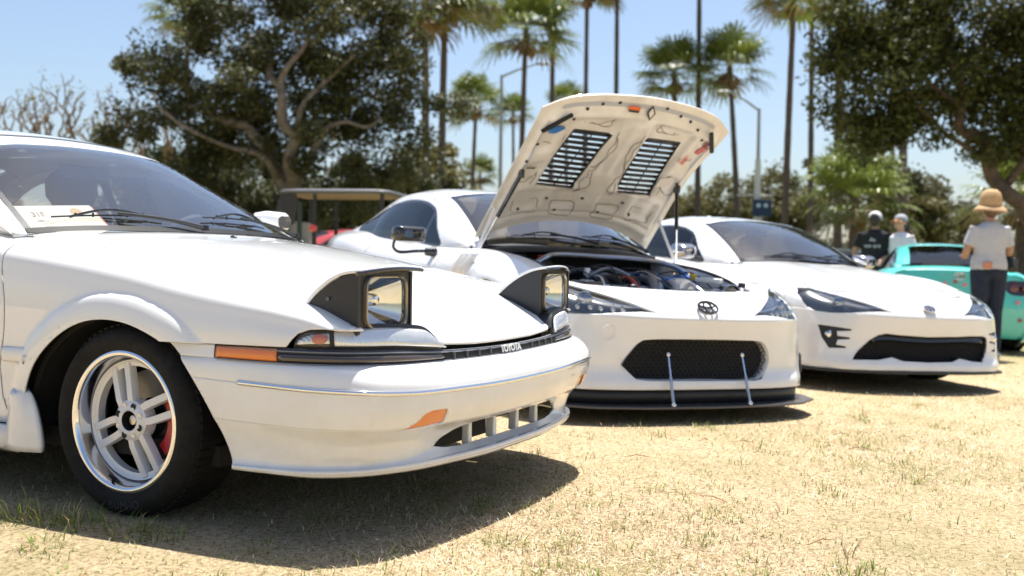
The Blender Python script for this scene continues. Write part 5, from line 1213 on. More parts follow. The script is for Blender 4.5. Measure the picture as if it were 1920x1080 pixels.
gt_body(ct, TEAL, 'b'); gt_tail(ct, TEAL)
HC4 = gt_hood_grid(30); MB().grid(HC4, flip=True).build('hood', TEAL, ct)
nose, pr = gt_nose(ct, TEAL, 'b', [('hr', HLP, (1, 2), gF)]); nose.build('front_bumper', TEAL, ct, ang=45)
# blossom decals on the tail and flank
PINK = mat('pink_petal', (.75, .22, .30), .5); DRED = mat('branch_red', (.40, .10, .12), .5)
for k, (x_, y_, z_) in enumerate([(-3.52, .05, .80), (-3.52, .16, .77), (-3.52, -.05, .77), (-3.50, -.38, .70), (-3.48, -.62, .60), (-3.44, -.70, .52), (-3.46, -.66, .40), (-3.4, -.78, .56), (-3.38, -.80, .36), (-3.1, -.90, .74), (-3.0, -.905, .62), (-2.95, -.9, .80), (-3.2, -.885, .50)]):
    m = MB(); side_ = abs(y_) > .85
    for q in range(5):
        a = R(72*q); m.prism([(.015*math.cos(a)+.012*math.cos(t), .015*math.sin(a)+.012*math.sin(t)) for t in np.linspace(0, 6.283, 8, endpoint=False)], 0, .002+.0005*q, 'z')
    m.xf(basis((0, -1, 0), (0, 0, 1), (-1, 0, 0), (x_-.012, y_, z_)) if not side_ else basis((1, 0, 0), (0, 0, 1), (0, -1, 0), (x_, y_-.012, z_))); o = m.build('blossom_decal', PINK if k % 3 else DRED, ct, ang=0)
REDP = paint('red_paint', (.42, .02, .025)); BLKP = paint('black_paint', (.012, .012, .013))
cr1 = car_root('parked_car', -4.6, 17.2, R(196), 0, 'dark red car behind the golf cart'); gt_body(cr1, REDP, 'b'); gt_tail(cr1, REDP); MB().grid(HC4, flip=True).build('hood', REDP, cr1); nose.copy().build('front_bumper', REDP, cr1)
cb = car_root('parked_car', 7.4, 18.2, R(20), KS, 'black car behind the couple in caps'); gt_body(cb, BLKP, 'b'); gt_tail(cb, BLKP); MB().grid(HC4, flip=True).build('hood', BLKP, cb); nose.copy().build('front_bumper', BLKP, cb)
# ------------------------------------------------------------------ golf cart
gc = empty('golf_cart', (-2.42, 14.4, 0), (0, 0, R(-8))); tag(gc, 'golf cart with flat grey roof between the white coupes', 'golf cart')
G = []
for t, k in ((0, .95), (.012, 1), (.038, 1), (.055, .97), (.068, .82)): G.append([(a*k, b*k, 1.66+t+.02*math.cos(a*2)) for a, b in rrect(1.62, 1.15, .16, 6)])
m = MB().grid(np.array(G), closed=True); m.f.append(tuple(range(4*28, 5*28))); m.f.append(tuple(range(28))[::-1]); m.build('roof', mat('cart_roof', (.12, .12, .13), .4), gc, ang=40)
MB().box((0, 0, 1.652), (1.45, 1.0, .02)).build('roof_lining', mat('roof_lining', (.34, .25, .16), .7), gc)
for (a, b_) in ((-.70, -.48), (-.70, .48), (.70, -.50), (.70, .50), (-.30, -.48), (-.30, .48)): MB().tube([(a, b_, .5), (a*.97, b_, 1.66)], .030, 8).build('roof_post', BLACKP, gc)
m = MB(); m.prism([(-.80, 1.66), (-.56, 1.66), (-.60, 1.25), (-.72, 1.18)], -.52, -.44, 'y'); m.build('rear_panel', BLACKP, gc)
m = MB(); m.prism([(-1.1, .35), (-1.1, .75), (-.9, .85), (-.2, .85), (-.15, .45), (.55, .42), (.70, .80), (.95, .84), (1.15, .62), (1.15, .35)], -.55, .55, 'y'); m.build('body', mat('cart_body', (.05, .05, .055), .3, coat=.5), gc, bevel=.04)
for (a, z_, s3) in ((-.45, .90, (.45, .9, .12)), (-.70, 1.10, (.10, .9, .38))): MB().box((a, 0, z_), s3).build('seat', mat('cart_seat', (.45, .42, .36), .6), gc, bevel=.04)
MB().prism([(.78, .84), (.80, .84), (.83, 1.6), (.81, 1.6)], -.48, .48, 'y').build('windscreen', GLASSC, gc)
for (a, b_) in ((-.75, -.52), (-.75, .52), (.80, -.52), (.80, .52)):
    W = empty('wheel', (a, b_, .23), parent=gc); MB().lathe([(.12, -.09), (.20, -.10), (.23, -.06), (.23, .06), (.20, .10), (.12, .09)], 28).build('tyre', RUBBER, W); MB().lathe([(.0005, -.07), (.08, -.08), (.12, -.085), (.12, .085), (.08, .08), (.0005, .07)], 24).build('rim', STEEL, W)
MB().lathe([(.0005, -.03), (.05, -.028), (.055, 0), (.05, .02)], 16, 'y', (-.30, -.52, 1.18)).build('red_lamp', mat('red_lamp', (.7, .02, .02), .3, coat=1), gc)
tg = MB().box((-.5, -.52, 1.2), (.06, .03, .7)); tg.build('green_pole', mat('green_post', (.005, .025, .018), .4), gc)
# ------------------------------------------------------------------ trees
def leaf_mesh(name, C, size, cols, mtl, parent, aspect=.5, up=.3, seed=1):
    r = np.random.default_rng(seed); N = len(C); n = r.normal(size=(N, 3)); n[:, 2] = np.abs(n[:, 2])+up; n /= np.linalg.norm(n, axis=1)[:, None]
    d = r.normal(size=(N, 3)); d -= n*(d*n).sum(1)[:, None]; d /= np.linalg.norm(d, axis=1)[:, None]+1e-9; s = np.cross(n, d)
    L = (size*(.6+.8*r.random(N)))[:, None]; Wd = L*aspect
    V = np.stack([C-d*L*.5, C+s*Wd*.5+n*L*.06, C+d*L*.5-n*L*.08, C-s*Wd*.5+n*L*.06], 1).reshape(-1, 3)
    me = bpy.data.meshes.new(name); me.vertices.add(4*N); me.vertices.foreach_set('co', V.ravel().astype('f')); me.loops.add(4*N); me.loops.foreach_set('vertex_index', np.arange(4*N, dtype='i')); me.polygons.add(N); me.polygons.foreach_set('loop_start', np.arange(0, 4*N, 4, dtype='i')); me.update(calc_edges=True)
    ca = me.color_attributes.new('Col', 'FLOAT_COLOR', 'POINT'); c4 = np.ones((N, 4, 4), 'f'); c4[:, :, :3] = cols[:, None, :]; ca.data.foreach_set('color', c4.ravel())
    me.materials.append(mtl); o = bpy.data.objects.new(name, me); COL.objects.link(o); o.parent = parent; return o
LEAFM = attr_mat('leaf', .5, .3, .35); LEAFD = attr_mat('leaf_dull', .6, .25, .3); PALMM = attr_mat('palm_leaf', .42, .2, .5)
BARK = mat('bark_grey', (.17, .145, .125), .9, var=.35, vscale=6, bump=.8, bscale=18); BARKD = mat('bark_brown', (.13, .085, .06), .9, var=.35, vscale=8, bump=.8, bscale=25); PALMB = mat('palm_bark', (.105, .078, .066), .92, var=.3, vscale=9, bump=.9, bscale=22)
def clump_points(lobes, nclump, per, rad, seed, shell=.55):
    r = np.random.default_rng(seed); P = []; T = []
    vol = np.array([l[3]*l[4]*l[5] for l in lobes])**(.8); vol /= vol.sum()
    for i, l in enumerate(lobes):
        n = max(3, int(nclump*vol[i])); u = r.normal(size=(n, 3)); u /= np.linalg.norm(u, axis=1)[:, None]; q = (shell+(1-shell)*r.random(n))[:, None]; c = np.array(l[:3])+u*q*np.array(l[3:6])
        for k in range(n):
            rr = rad*(.6+.8*r.random()); m = int(per*(.5+r.random())); v = r.normal(size=(m, 3)); v /= np.linalg.norm(v, axis=1)[:, None]; P.append(c[k]+v*(r.random(m)**.45)[:, None]*rr*np.array((1, 1, .7))); T.append(np.full(m, r.random()))
    return np.concatenate(P), np.concatenate(T)
def branch(m, p0, p1, r0_, r1_, bend=.1, n=8, seed=0, sides=8):
    r = np.random.default_rng(seed); p0 = np.array(p0, float); p1 = np.array(p1, float); L = np.linalg.norm(p1-p0); mids = [p0]+[p0+(p1-p0)*t+r.normal(size=3)*L*bend*.5 for t in (.33, .66)]+[p1]
    q = crv(mids, n); m.tube(q, np.linspace(r0_, r1_, n), sides); return q
def broad_tree(name, base, lobes, limbs, label, group, nclump=200, per=120, rad=.55, leaf=.16, pal=((.05, .065, .02), (.09, .10, .035)), mtl=None, seed=1, trunkm=None, trunk_r=.25, aspect=.5, shell=.5):
    T = empty(name, base); tag(T, label, 'tree', group); m = MB()
    for k, (a, b_, r0_, r1_) in enumerate(limbs): branch(m, a, b_, r0_, r1_, .16, 9, seed+k)
    m.build('trunk', trunkm or BARK, T, ang=60)
    C, t = clump_points(lobes, nclump, per, rad, seed, shell); r = np.random.default_rng(seed+5); a, b_ = np.array(pal[0]), np.array(pal[1]); cc = a+(b_-a)*np.clip(t*.7+.3*r.random(len(t)), 0, 1)[:, None]; cc *= (.75+.5*r.random((len(t), 1)))
    leaf_mesh('crown', C, leaf, cc, mtl or LEAFM, T, aspect, .3, seed+9); return T
# big fig tree on the left
lobes = [(0, 0, 4.6, 3.0, 2.6, 2.0), (-2.2, 0, 5.4, 2.2, 2.2, 1.9), (1.6, .2, 5.4, 2.2, 2.2, 1.9), (0, 0, 6.6, 2.8, 2.6, 1.9), (-3.3, 0, 3.3, 1.5, 1.6, 1.9), (-4.0, .2, 4.8, 1.0, 1.1, .75), (2.6, .2, 3.2, 1.6, 1.8, 1.3), (2.5, 0, 5.6, 1.3, 1.5, 1.3), (-1.5, .6, 2.9, 2.4, 1.8, 1.5), (1.2, .8, 2.6, 2.4, 1.6, 1.2), (2.8, 0, 7.0, 1.3, 1.5, 1.3), (-1.2, 0, 8.1, 2.4, 2.3, 1.6), (1.4, 0, 8.2, 2.0, 2.2, 1.5), (4.1, -.2, 4.9, .75, .8, .55), (-2.8, 1.0, 2.3, 1.8, 1.5, 1.1), (-4.3, .4, 3.6, 1.1, 1.2, 1.1), (-3.4, .2, 6.1, 1.3, 1.4, 1.1), (-3.6, .8, 2.2, 1.3, 1.2, 1.0)]
limbs = [((0, 0, -.1), (0, 0, 2.5), .36, .27), ((0, 0, 2.4), (-1.0, -.7, 4.2), .21, .14), ((-1.0, -.7, 4.2), (-2.6, -.9, 4.7), .14, .06), ((-1.0, -.7, 4.2), (-1.3, -.8, 5.9), .12, .05), ((0, 0, 2.4), (.45, -1.3, 3.9), .19, .14), ((.45, -1.3, 3.9), (.1, -1.7, 5.1), .15, .11), ((.1, -1.7, 5.1), (-.5, -1.5, 6.5), .11, .05), ((.1, -1.7, 5.1), (.9, -1.8, 6.4), .10, .04), ((0, 0, 2.3), (1.2, -1.3, 4.1), .13, .07), ((1.2, -1.3, 4.1), (2.6, -1.2, 4.4), .07, .03), ((-.3, -.2, 2.9), (-2.1, -1.3, 3.9), .11, .05), ((-2.1, -1.3, 3.9), (-3.3, -1.0, 5.0), .06, .03), ((.45, -1.3, 3.9), (1.9, -1.5, 5.9), .10, .04)]
broad_tree('fig_tree', (-6.03, 27, 0), lobes, limbs, 'big dark fig tree with pale twisting limbs behind the nearest car', None, 330, 285, .60, .125, ((.036, .045, .015), (.115, .115, .048)), LEAFM, 3, BARK, aspect=.55, shell=.45)
# big tree on the right
lobes = [(-3.1, 0, 4.6, 1.15, 1.3, 1.5), (-2.6, .2, 6.0, 1.6, 1.4, 1.2), (-1.0, .3, 6.2, 1.8, 1.6, 1.1), (-2.5, .2, 3.9, .9, 1.0, .7), (.3, .2, 5.2, 1.4, 1.4, 1.2), (-.6, .3, 3.9, 1.0, 1.0, .8), (.9, .5, 3.8, 1.1, 1.0, .8), (-1.6, .2, 5.0, 1.1, 1.2, 1.0), (1.6, 0, 5.8, 1.6, 1.5, 1.4), (.4, .5, 3.5, .7, .8, .5), (-3.5, .2, 5.8, .9, 1, .9)]
limbs = [((.35, 0, -.2), (-.02, 0, 2.4), .21, .17), ((-.02, 0, 2.4), (-.72, 0, 3.45), .16, .13), ((-.72, 0, 3.45), (-1.30, -.1, 4.3), .12, .09), ((-1.30, -.1, 4.3), (-1.7, -.2, 5.6), .08, .04), ((-.75, 0, 3.3), (-1.9, -.3, 3.95), .06, .04), ((-1.9, -.3, 3.95), (-2.9, -.3, 4.5), .05, .02), ((-.3, 0, 2.8), (.4, .1, 4.4), .09, .05), ((.4, .1, 4.4), (.3, .0, 5.8), .06, .03), ((-1.3, -.1, 4.3), (-2.5, 0, 5.3), .06, .03)]
broad_tree('shade_tree', (10.2, 20, -.36), lobes, limbs, 'leaning leafy shade tree at the right edge, over the woman in the hat', None, 250, 280, .50, .12, ((.034, .044, .010), (.105, .11, .028)), LEAFM, 21, BARKD, aspect=.45, shell=.4)
# olive masses and lacy trees behind
def round_tree(name, x, y, h, w_, label, seed, pal, grp, nc=70, per=130, leaf=.26, rad=.75, mtl=None, bole=.35):
    r = random.Random(seed); lobes = [(r.uniform(-.3, .3)*w_, r.uniform(-.2, .2)*w_, h*r.uniform(.55, .8), w_*r.uniform(.35, .5), w_*.4, h*r.uniform(.22, .32)) for _ in range(5)]+[(-.28*w_, 0, h*.5, .3*w_, .3*w_, h*.22), (.28*w_, 0, h*.5, .3*w_, .3*w_, h*.22)]
    limbs = [((0, 0, -.2), (r.uniform(-.2, .2), 0, h*bole), .22, .17)]+[((0, 0, h*bole*.9), (lobes[k][0], lobes[k][1], lobes[k][2]), .12, .03) for k in range(5)]
    return broad_tree(name, (x, y, float(hz(x))), lobes, limbs, label, grp, nc, per, rad, leaf, pal, mtl or LEAFD, seed, BARKD)
OL = ((.07, .075, .025), (.17, .155, .06)); OLY = ((.11, .10, .03), (.24, .20, .06)); LACY = ((.07, .075, .035), (.16, .15, .075)); DKG = ((.03, .04, .014), (.08, .085, .03))
back = [(15.6, 70, 8.6, 7, OL), (20.6, 72, 9.0, 6.5, OL), (12.2, 74, 7.4, 6, OLY), (18.2, 66, 6.6, 5, OL), (20.4, 50, 6.0, 5.0, LACY), (23.2, 52, 5.6, 4.6, LACY), (-4.6, 55, 6.9, 4.6, OLY), (-2.6, 62, 5.2, 4.0, OLY), (26.5, 47, 6.2, 5, LACY), (-11.5, 42, 5.5, 5.5, DKG), (-7.2, 40, 4.6, 4.8, DKG), (-3.8, 41, 4.4, 3.6, DKG), (-16, 46, 4.6, 5, DKG), (17.6, 44, 4.2, 3.6, OL), (30, 44, 7, 6, OL)]
lab = ['olive green round tree behind the lamp post with the blue sign', 'olive green round tree behind the leaning pair of palms', 'yellowish round tree showing beside the raised hood', 'lower olive tree in front of the round trees, centre right', 'lacy grey-green tree above the couple in caps', 'lacy grey-green tree left of the woman in the straw hat', 'yellow-olive tree behind the two thick palm trunks', 'small yellow-olive tree right of the two thick palm trunks', 'lacy tree behind the woman in the straw hat', 'dark low tree behind the left side of the fig tree', 'dark low tree directly behind the fig trunk', 'dark low tree behind the golf cart roof', 'dark low tree behind the bare trees', 'short olive tree behind the man in the white cap', 'olive tree at the far right edge behind the shade tree']
for k, ((x, y, h, w_, pal), lb) in enumerate(zip(back, lab)): round_tree('round_tree' if pal is not LACY else 'lacy_tree', x, y, h, w_, lb, 40+k, pal, None, 60 if pal is not LACY else 42, 120, .30, .8)
# bare coral trees
def bare_tree(x, y, h, seed, label):
    T = empty('coral_tree', (x, y, 0)); tag(T, label, 'tree', 'bare coral trees on the left'); m = MB(); r = random.Random(seed); tips = []
    def grow(p, d, L, rad, lev):
        q = np.array(p)+np.array(d)*L; pts = branch(m, p, q, rad, rad*.68, .22, 7, r.randrange(9999), 6)
        if lev == 0: tips.append(q); return
        for _ in range(2):
            nd = np.array(d)*.75+np.array((r.uniform(-.8, .8), r.uniform(-.6, .6), r.uniform(.15, .7))); nd /= np.linalg.norm(nd); grow(q, nd, L*r.uniform(.58, .80), rad*.64, lev-1)
    m.tube([(0, 0, -.1), (.05, 0, h*.3), (0, .05, h*.42)], [.24, .2, .17], 8)
    for k in range(4):
        a = R(90*k+r.uniform(-25, 25)); grow((0, .05, h*.40), (math.cos(a)*.6, math.sin(a)*.6, .75), h*.25, .105, 4)
    m.build('trunk', mat('coral_bark', (.19, .125, .075), .9, var=.3, vscale=5, bump=.6, bscale=12), T, ang=60)
    C = np.concatenate([np.array(t)+rng.normal(size=(9, 3))*.13 for t in tips if r.random() < .28]); cc = np.where(rng.random((len(C), 1)) < .5, np.array([[.24, .25, .05]]), np.array([[.13, .085, .05]])); leaf_mesh('crown', C, .11, cc, LEAFD, T, .5, .2, seed)
for k, (x, y, h) in enumerate([(-18.6, 36, 6.3), (-16.9, 34, 6.1), (-15.1, 35, 6.2), (-13.6, 36, 5.9)]):
    bare_tree(x, y, h, 70+k, ['bare coral tree at the left edge of the picture', 'bare coral tree, second from the left edge', 'bare coral tree, third from the left edge', 'bare coral tree nearest the big fig tree'][k])
# fan palms
def palm_crown(seed, nf=60, rad=2.9):
    r = np.random.default_rng(seed); V = []; F = []; Cc = []; dead_V = []; dead_F = []
    def quadstrip(pts, wid, side, col, VV, FF, CC):
        o = len(VV)
        for p, w_ in zip(pts, wid): VV.append(p-side*w_); VV.append(p+side*w_); CC.append(col); CC.append(col)
        for i in range(len(pts)-1): FF.append((o+2*i, o+2*i+1, o+2*i+3, o+2*i+2))
    DC = []
    for k in range(nf+6):
        dead = k >= nf; az = r.random()*6.283; el = (r.uniform(-.7, 1.35) if not dead else r.uniform(-1.45, -.85)); d = np.array((math.cos(az)*math.cos(el), math.sin(az)*math.cos(el), math.sin(el)))
        pl = rad*r.uniform(.42, .55)*(1 if not dead else .35); p1 = d*pl-np.array((0, 0, .08*pl)); side = np.cross(d, (0, 0, 1.)); side /= np.linalg.norm(side)+1e-6; upv = np.cross(side, d)
        green = np.array((.13, .17, .042))*r.uniform(.55, 1.6)+np.array((.06, .05, .0))*r.random()
        if el < -.25 and not dead and r.random() < .3: green = np.array((.20, .15, .06))
        if dead: green = np.array((.30, .20, .11))*r.uniform(.6, 1.2)
        VV, FF, CC = (dead_V, dead_F, DC) if dead else (V, F, Cc)
        quadstrip([np.zeros(3), p1*.5, p1], [.03, .022, .018], side, green*1.1, VV, FF, CC)
        nl = 15; fl = rad*r.uniform(.42, .55)*(1 if not dead else .45)
        for j in range(nl):
            a = (j/(nl-1)-.5)*R(230 if not dead else 60); dd = d*math.cos(a)+side*math.sin(a)+upv*.12; dd /= np.linalg.norm(dd); ln = fl*(.7+.3*math.cos(a)); sd = np.cross(dd, upv); sd /= np.linalg.norm(sd)+1e-6
            droop = np.array((0, 0, -1.))*ln*r.uniform(.1, .45)
            quadstrip([p1, p1+dd*ln*.55, p1+dd*ln*.85+droop*.4, p1+dd*ln+droop], [.016, .058, .040, .006], sd, green*r.uniform(.8, 1.2), VV, FF, CC)
    def build(nm, VV, FF, CC):
        me = bpy.data.meshes.new(nm); me.from_pydata([tuple(p) for p in VV], [], FF); ca = me.color_attributes.new('Col', 'FLOAT_COLOR', 'POINT'); c4 = np.ones((len(VV), 4), 'f'); c4[:, :3] = np.array(CC); ca.data.foreach_set('color', c4.ravel()); me.materials.append(PALMM); return me
    return build('crown', V, F, Cc), build('dead_fronds', dead_V, dead_F, DC)
PC = [palm_crown(100+k) for k in range(4)]
PALMS = [ # base x, depth, crown x, crown z, crown scale, label
 (-3.59, 41, -3.71, 11.2, 1.05, 'tall thick-trunked fan palm right of the fig tree, left of its pair'), (-3.14, 43, -3.03, 12.2, 1.1, 'tall fan palm right of the fig tree, right of its pair'), (.35, 55, .56, 13.3, 1.15, 'fan palm with full crown and dead fronds above the raised hood, left'),
 (2.3, 62, 2.33, 20.7, 1.1, 'bare palm trunk left of the two thin trunks above the raised hood'), (4.7, 66, 4.67, 18.6, 1.0, 'left of the two thin palm trunks rising above the raised hood, crown tips in view'), (6.75, 66, 6.62, 21, 1.1, 'right of the two thin palm trunks rising above the raised hood'),
 (11.1, 60, 10.9, 20.5, 1.1, 'tall dark palm trunk crossing the right end of the raised hood'), (-3.21, 75, -2.87, 12.4, 1.0, 'small fan palm with a pale crown left of the lamp post, behind car roof'), (.08, 100, -.14, 15.4, .9, 'distant fan palm right of the left lamp post'), (4.8, 90, 4.66, 15.05, .85, 'distant fan palm peeking over the left end of the raised hood'),
 (9.7, 60, 9.56, 12.0, 1.0, 'fan palm whose crown shows over the right side of the raised hood'), (13.14, 58, 12.42, 12.1, 1.0, 'leaning fan palm beside the right lamp post'), (13.6, 50, 13.85, 14.2, .95, 'palm with a shaggy tan skirt, left of two near the shade tree'), (17.9, 60, 17.68, 16.6, 1.0, 'palm with a shaggy crown, right of two near the shade tree'),
 (13.7, 42, 13.5, 13.4, 1.0, 'palm trunk left of the couple, crown hidden by the shade tree'), (24.7, 65, 24.39, 19.3, 1.1, 'thin palm trunk behind the couple in caps'), (16.4, 42, 16.23, 13.85, 1.0, 'thick dark palm trunk behind the woman in sunglasses'), (-3.8, 130, -4.37, 11.9, 1.1, 'tiny far palm above the roof of the open-hood coupe'), (-19.5, 60, -19.69, 15.2, 1.0, 'palm peeking out behind the top of the fig tree'),
 (12.05, 35, 12.02, 3.1, .85, 'short bushy fan palm left of the couple in caps'), (11.25, 22, 11.2, 2.3, .5, 'bright young fan palm at the right edge'), (12.6, 37, 12.6, 4.2, .6, 'short fan palm rising behind the bushy one')]
for k, (bx, d, cx, cz, scl, lb) in enumerate(PALMS):
    gz = float(hz(bx)); T = empty('fan_palm', (bx, d, gz)); tag(T, lb, 'palm', 'fan palms in the background'); H = cz-gz; q = crv([(0, 0, -.2), ((cx-bx)*.2, 0, H*.35), ((cx-bx)*.62, 0, H*.72), (cx-bx, 0, H)], 26); short = H < 6
    rr = np.linspace(.20, .135, 26)*(.98+.05*np.sin(np.arange(26)*2.1)); rr[-4:] *= np.array([1.0, 1.1, 1.3, 1.2])
    MB().tube(q, rr*(1.0 if not short else .8), 10).build('trunk', PALMB, T, ang=60)
    for me, nm in zip(PC[k % 4], ('crown', 'dead_fronds')):
        o = bpy.data.objects.new(nm, me); COL.objects.link(o); o.parent = T; o.location = (cx-bx, 0, H); o.scale = (scl,)*3; o.rotation_euler = (0, 0, k*1.3)
# ------------------------------------------------------------------ lamp posts
LG = mat('lamp_grey', (.33, .34, .35), .45, metal=.4)
def lamp_post(x, y, h, ax, az, label, sign=False):
    T = empty('street_lamp', (x, y, float(hz(x)))); tag(T, label, 'street lamp', 'street lamps'); g = float(hz(x)); H = h-g
    MB().tube([(0, 0, 0), (0, 0, .5), (0, 0, H*.6), (0, 0, H)], [.20, .13, .11, .085], 12).build('pole', LG, T, ang=50)
    sg = 1 if ax > x else -1; MB().tube([(0, 0, H-.1), ((ax-x)*.4, 0, H+(az-h)*.45), ((ax-x)*.85, 0, H+(az-h)*.95)], [.07, .06, .05], 8).build('arm', LG, T)
    m = MB(); G = []
    for t, w_, hh in ((0, .06, .05), (.15, .15, .08), (.55, .18, .09), (.85, .10, .05)): G.append([((ax-x)*.85+sg*t, w_*math.cos(q), H+(az-h)+hh*math.sin(q)) for q in np.linspace(0, 6.283, 12, endpoint=False)])
    m.grid(np.array(G), closed=True); m.f.append(tuple(range(12))); m.f.append(tuple(range(36, 48))[::-1]); m.build('lamp_head', LG, T)
    return T
lamp_post(-.80, 60, 11.8, 1.55, 12.5, 'grey street lamp with arm to the right, left of the raised hood')
l2 = lamp_post(13.45, 55, 9.25, 11.63, 10.15, 'white street lamp with arm to the left, above the closed-hood coupe'); g = float(hz(13.45))
MB().tube([(0, 0, 0), (0, 0, 6.8)], [.24, .16], 12).build('pole_sleeve', mat('pole_white', (.60, .60, .60), .5), l2)
MB().tube([(-1.15, -.1, 4.85), (.85, -.1, 4.85)], .05, 6).build('crossbar', mat('pole_white', (.60, .60, .60), .5), l2)
sg = empty('direction_sign', (13.62, 54.6, 3.15)); tag(sg, 'small dark blue direction sign below the right street lamp', 'sign'); MB().box((0, 0, .62), (1.05, .06, .95)).build('panel', mat('sign_blue', (.008, .03, .085), .4), sg, bevel=.02)
for a, b_ in ((-.2, .15), (.2, .15)):
    m = MB(); m.lathe([(.0005, -.036), (.12, -.035)], 14, 'y', (a, 0, .62+b_)); m.build('symbol', mat('sign_white', (.45, .6, .75), .5), sg)
MB().tube([(0, 0, -3.5), (0, 0, .2)], .06, 8).build('post', LG, sg)
# far wood closing the view
C = []; 
for k in range(260):
    x_ = rng.uniform(-75, 95); y_ = rng.uniform(98, 125); hh = 3.0+2.2*vnoise(np.array([x_]), np.array([0.]), .12, 9)[0]
    m_ = 110; v = rng.normal(size=(m_, 3)); v /= np.linalg.norm(v, axis=1)[:, None]; C.append(np.array((x_, y_, hh*.42))+v*rng.random((m_, 1))**.4*np.array((3.2, 2, hh*.55)))
C = np.concatenate(C); cc = np.array([[.07, .075, .03]])*(.5+rng.random((len(C), 1))); fw_ = leaf_mesh('far_wood', C, .75, cc, LEAFD, None, .6, .3, 3); tag(fw_, 'far belt of green trees along the edge of the park', 'woodland', kind='stuff')
# ------------------------------------------------------------------ people
def ell(m, path, rx, ry, n=14, ax=None):
    """closed loft of ellipses around a path (rx sideways, ry front-back), horizontal-ish sections"""
    P = np.array(path, float); G = []
    for i, p in enumerate(P):
        t = np.linspace(0, 2*math.pi, n, endpoint=False); G.append(np.stack([p[0]+rx[i]*np.cos(t), p[1]+ry[i]*np.sin(t), np.full(n, p[2])], 1))
    G = np.array(G); o = len(m.v); m.grid(G, closed=True); m.f.append(tuple(o+k for k in range(n))[::-1]); m.f.append(tuple(o+(len(P)-1)*n+k for k in range(n)))
def remesh(o, vox=.010, sm=4):
    md = o.modifiers.new('remesh', 'REMESH'); md.mode = 'VOXEL'; md.voxel_size = vox; md.use_smooth_shade = True
    s = o.modifiers.new('smooth', 'SMOOTH'); s.iterations = sm; s.factor = .5
def limb(m, pts, rad, n=10):
    P = np.array(pts, float); L = np.concatenate([[0], np.cumsum(np.linalg.norm(np.diff(P, axis=0), axis=1))]); q = np.linspace(0, L[-1], 18)
    Q = np.stack([np.interp(q, L, P[:, k]) for k in range(3)], 1); Q[1:-1] = (Q[:-2]+2*Q[1:-1]+Q[2:])/4; m.tube(Q, np.interp(q, L*1.0 if len(rad) == len(L) else np.linspace(0, L[-1], len(rad)), rad), n)
def ball(m, c, r3, n=14):
    th = np.linspace(.02, math.pi-.02, 10); G = [[(c[0]+r3[0]*math.sin(t)*math.cos(p), c[1]+r3[1]*math.sin(t)*math.sin(p), c[2]+r3[2]*math.cos(t)) for p in np.linspace(0, 2*math.pi, n, endpoint=False)] for t in th]
    o = len(m.v); m.grid(np.array(G), closed=True, flip=True); m.f.append(tuple(o+k for k in range(n))); m.f.append(tuple(o+9*n+k for k in range(n))[::-1])
SKIN = mat('skin', (.52, .30, .20), .55, var=.08, vscale=12); SKIN2 = mat('skin_tan', (.42, .235, .15), .55, var=.08, vscale=12)
def hand(m, w_, d, s=1, size=1.0, curl=.4):
    """palm and five fingers from wrist w_ along direction d"""
    d = np.array(d, float); d /= np.linalg.norm(d); side = np.cross(d, (0, 0, 1.)) if abs(d[2]) < .9 else np.array((0, 1., 0)); side /= np.linalg.norm(side); nrm = np.cross(side, d); w_ = np.array(w_, float)
    m.tube([w_, w_+d*.04*size, w_+d*.085*size], [.026*size, .036*size, .034*size], 8)
    for k, ln in enumerate((.066, .076, .072, .056)):
        b_ = w_+d*.078*size+side*(k-1.5)*.020*size; c_ = b_+d*ln*.5*size-nrm*curl*.012; e = b_+d*ln*(1-.25*curl)*size-nrm*curl*.045; m.tube(crv([b_, c_, e], 6), np.linspace(.0095, .007, 6)*size, 6)
    t0 = w_+d*.03*size-side*.028*size*s; m.tube(crv([t0, t0+d*.03*size-side*.022*s*size, t0+d*.06*size-side*.024*s*size], 6), np.linspace(.011, .008, 6)*size, 6)
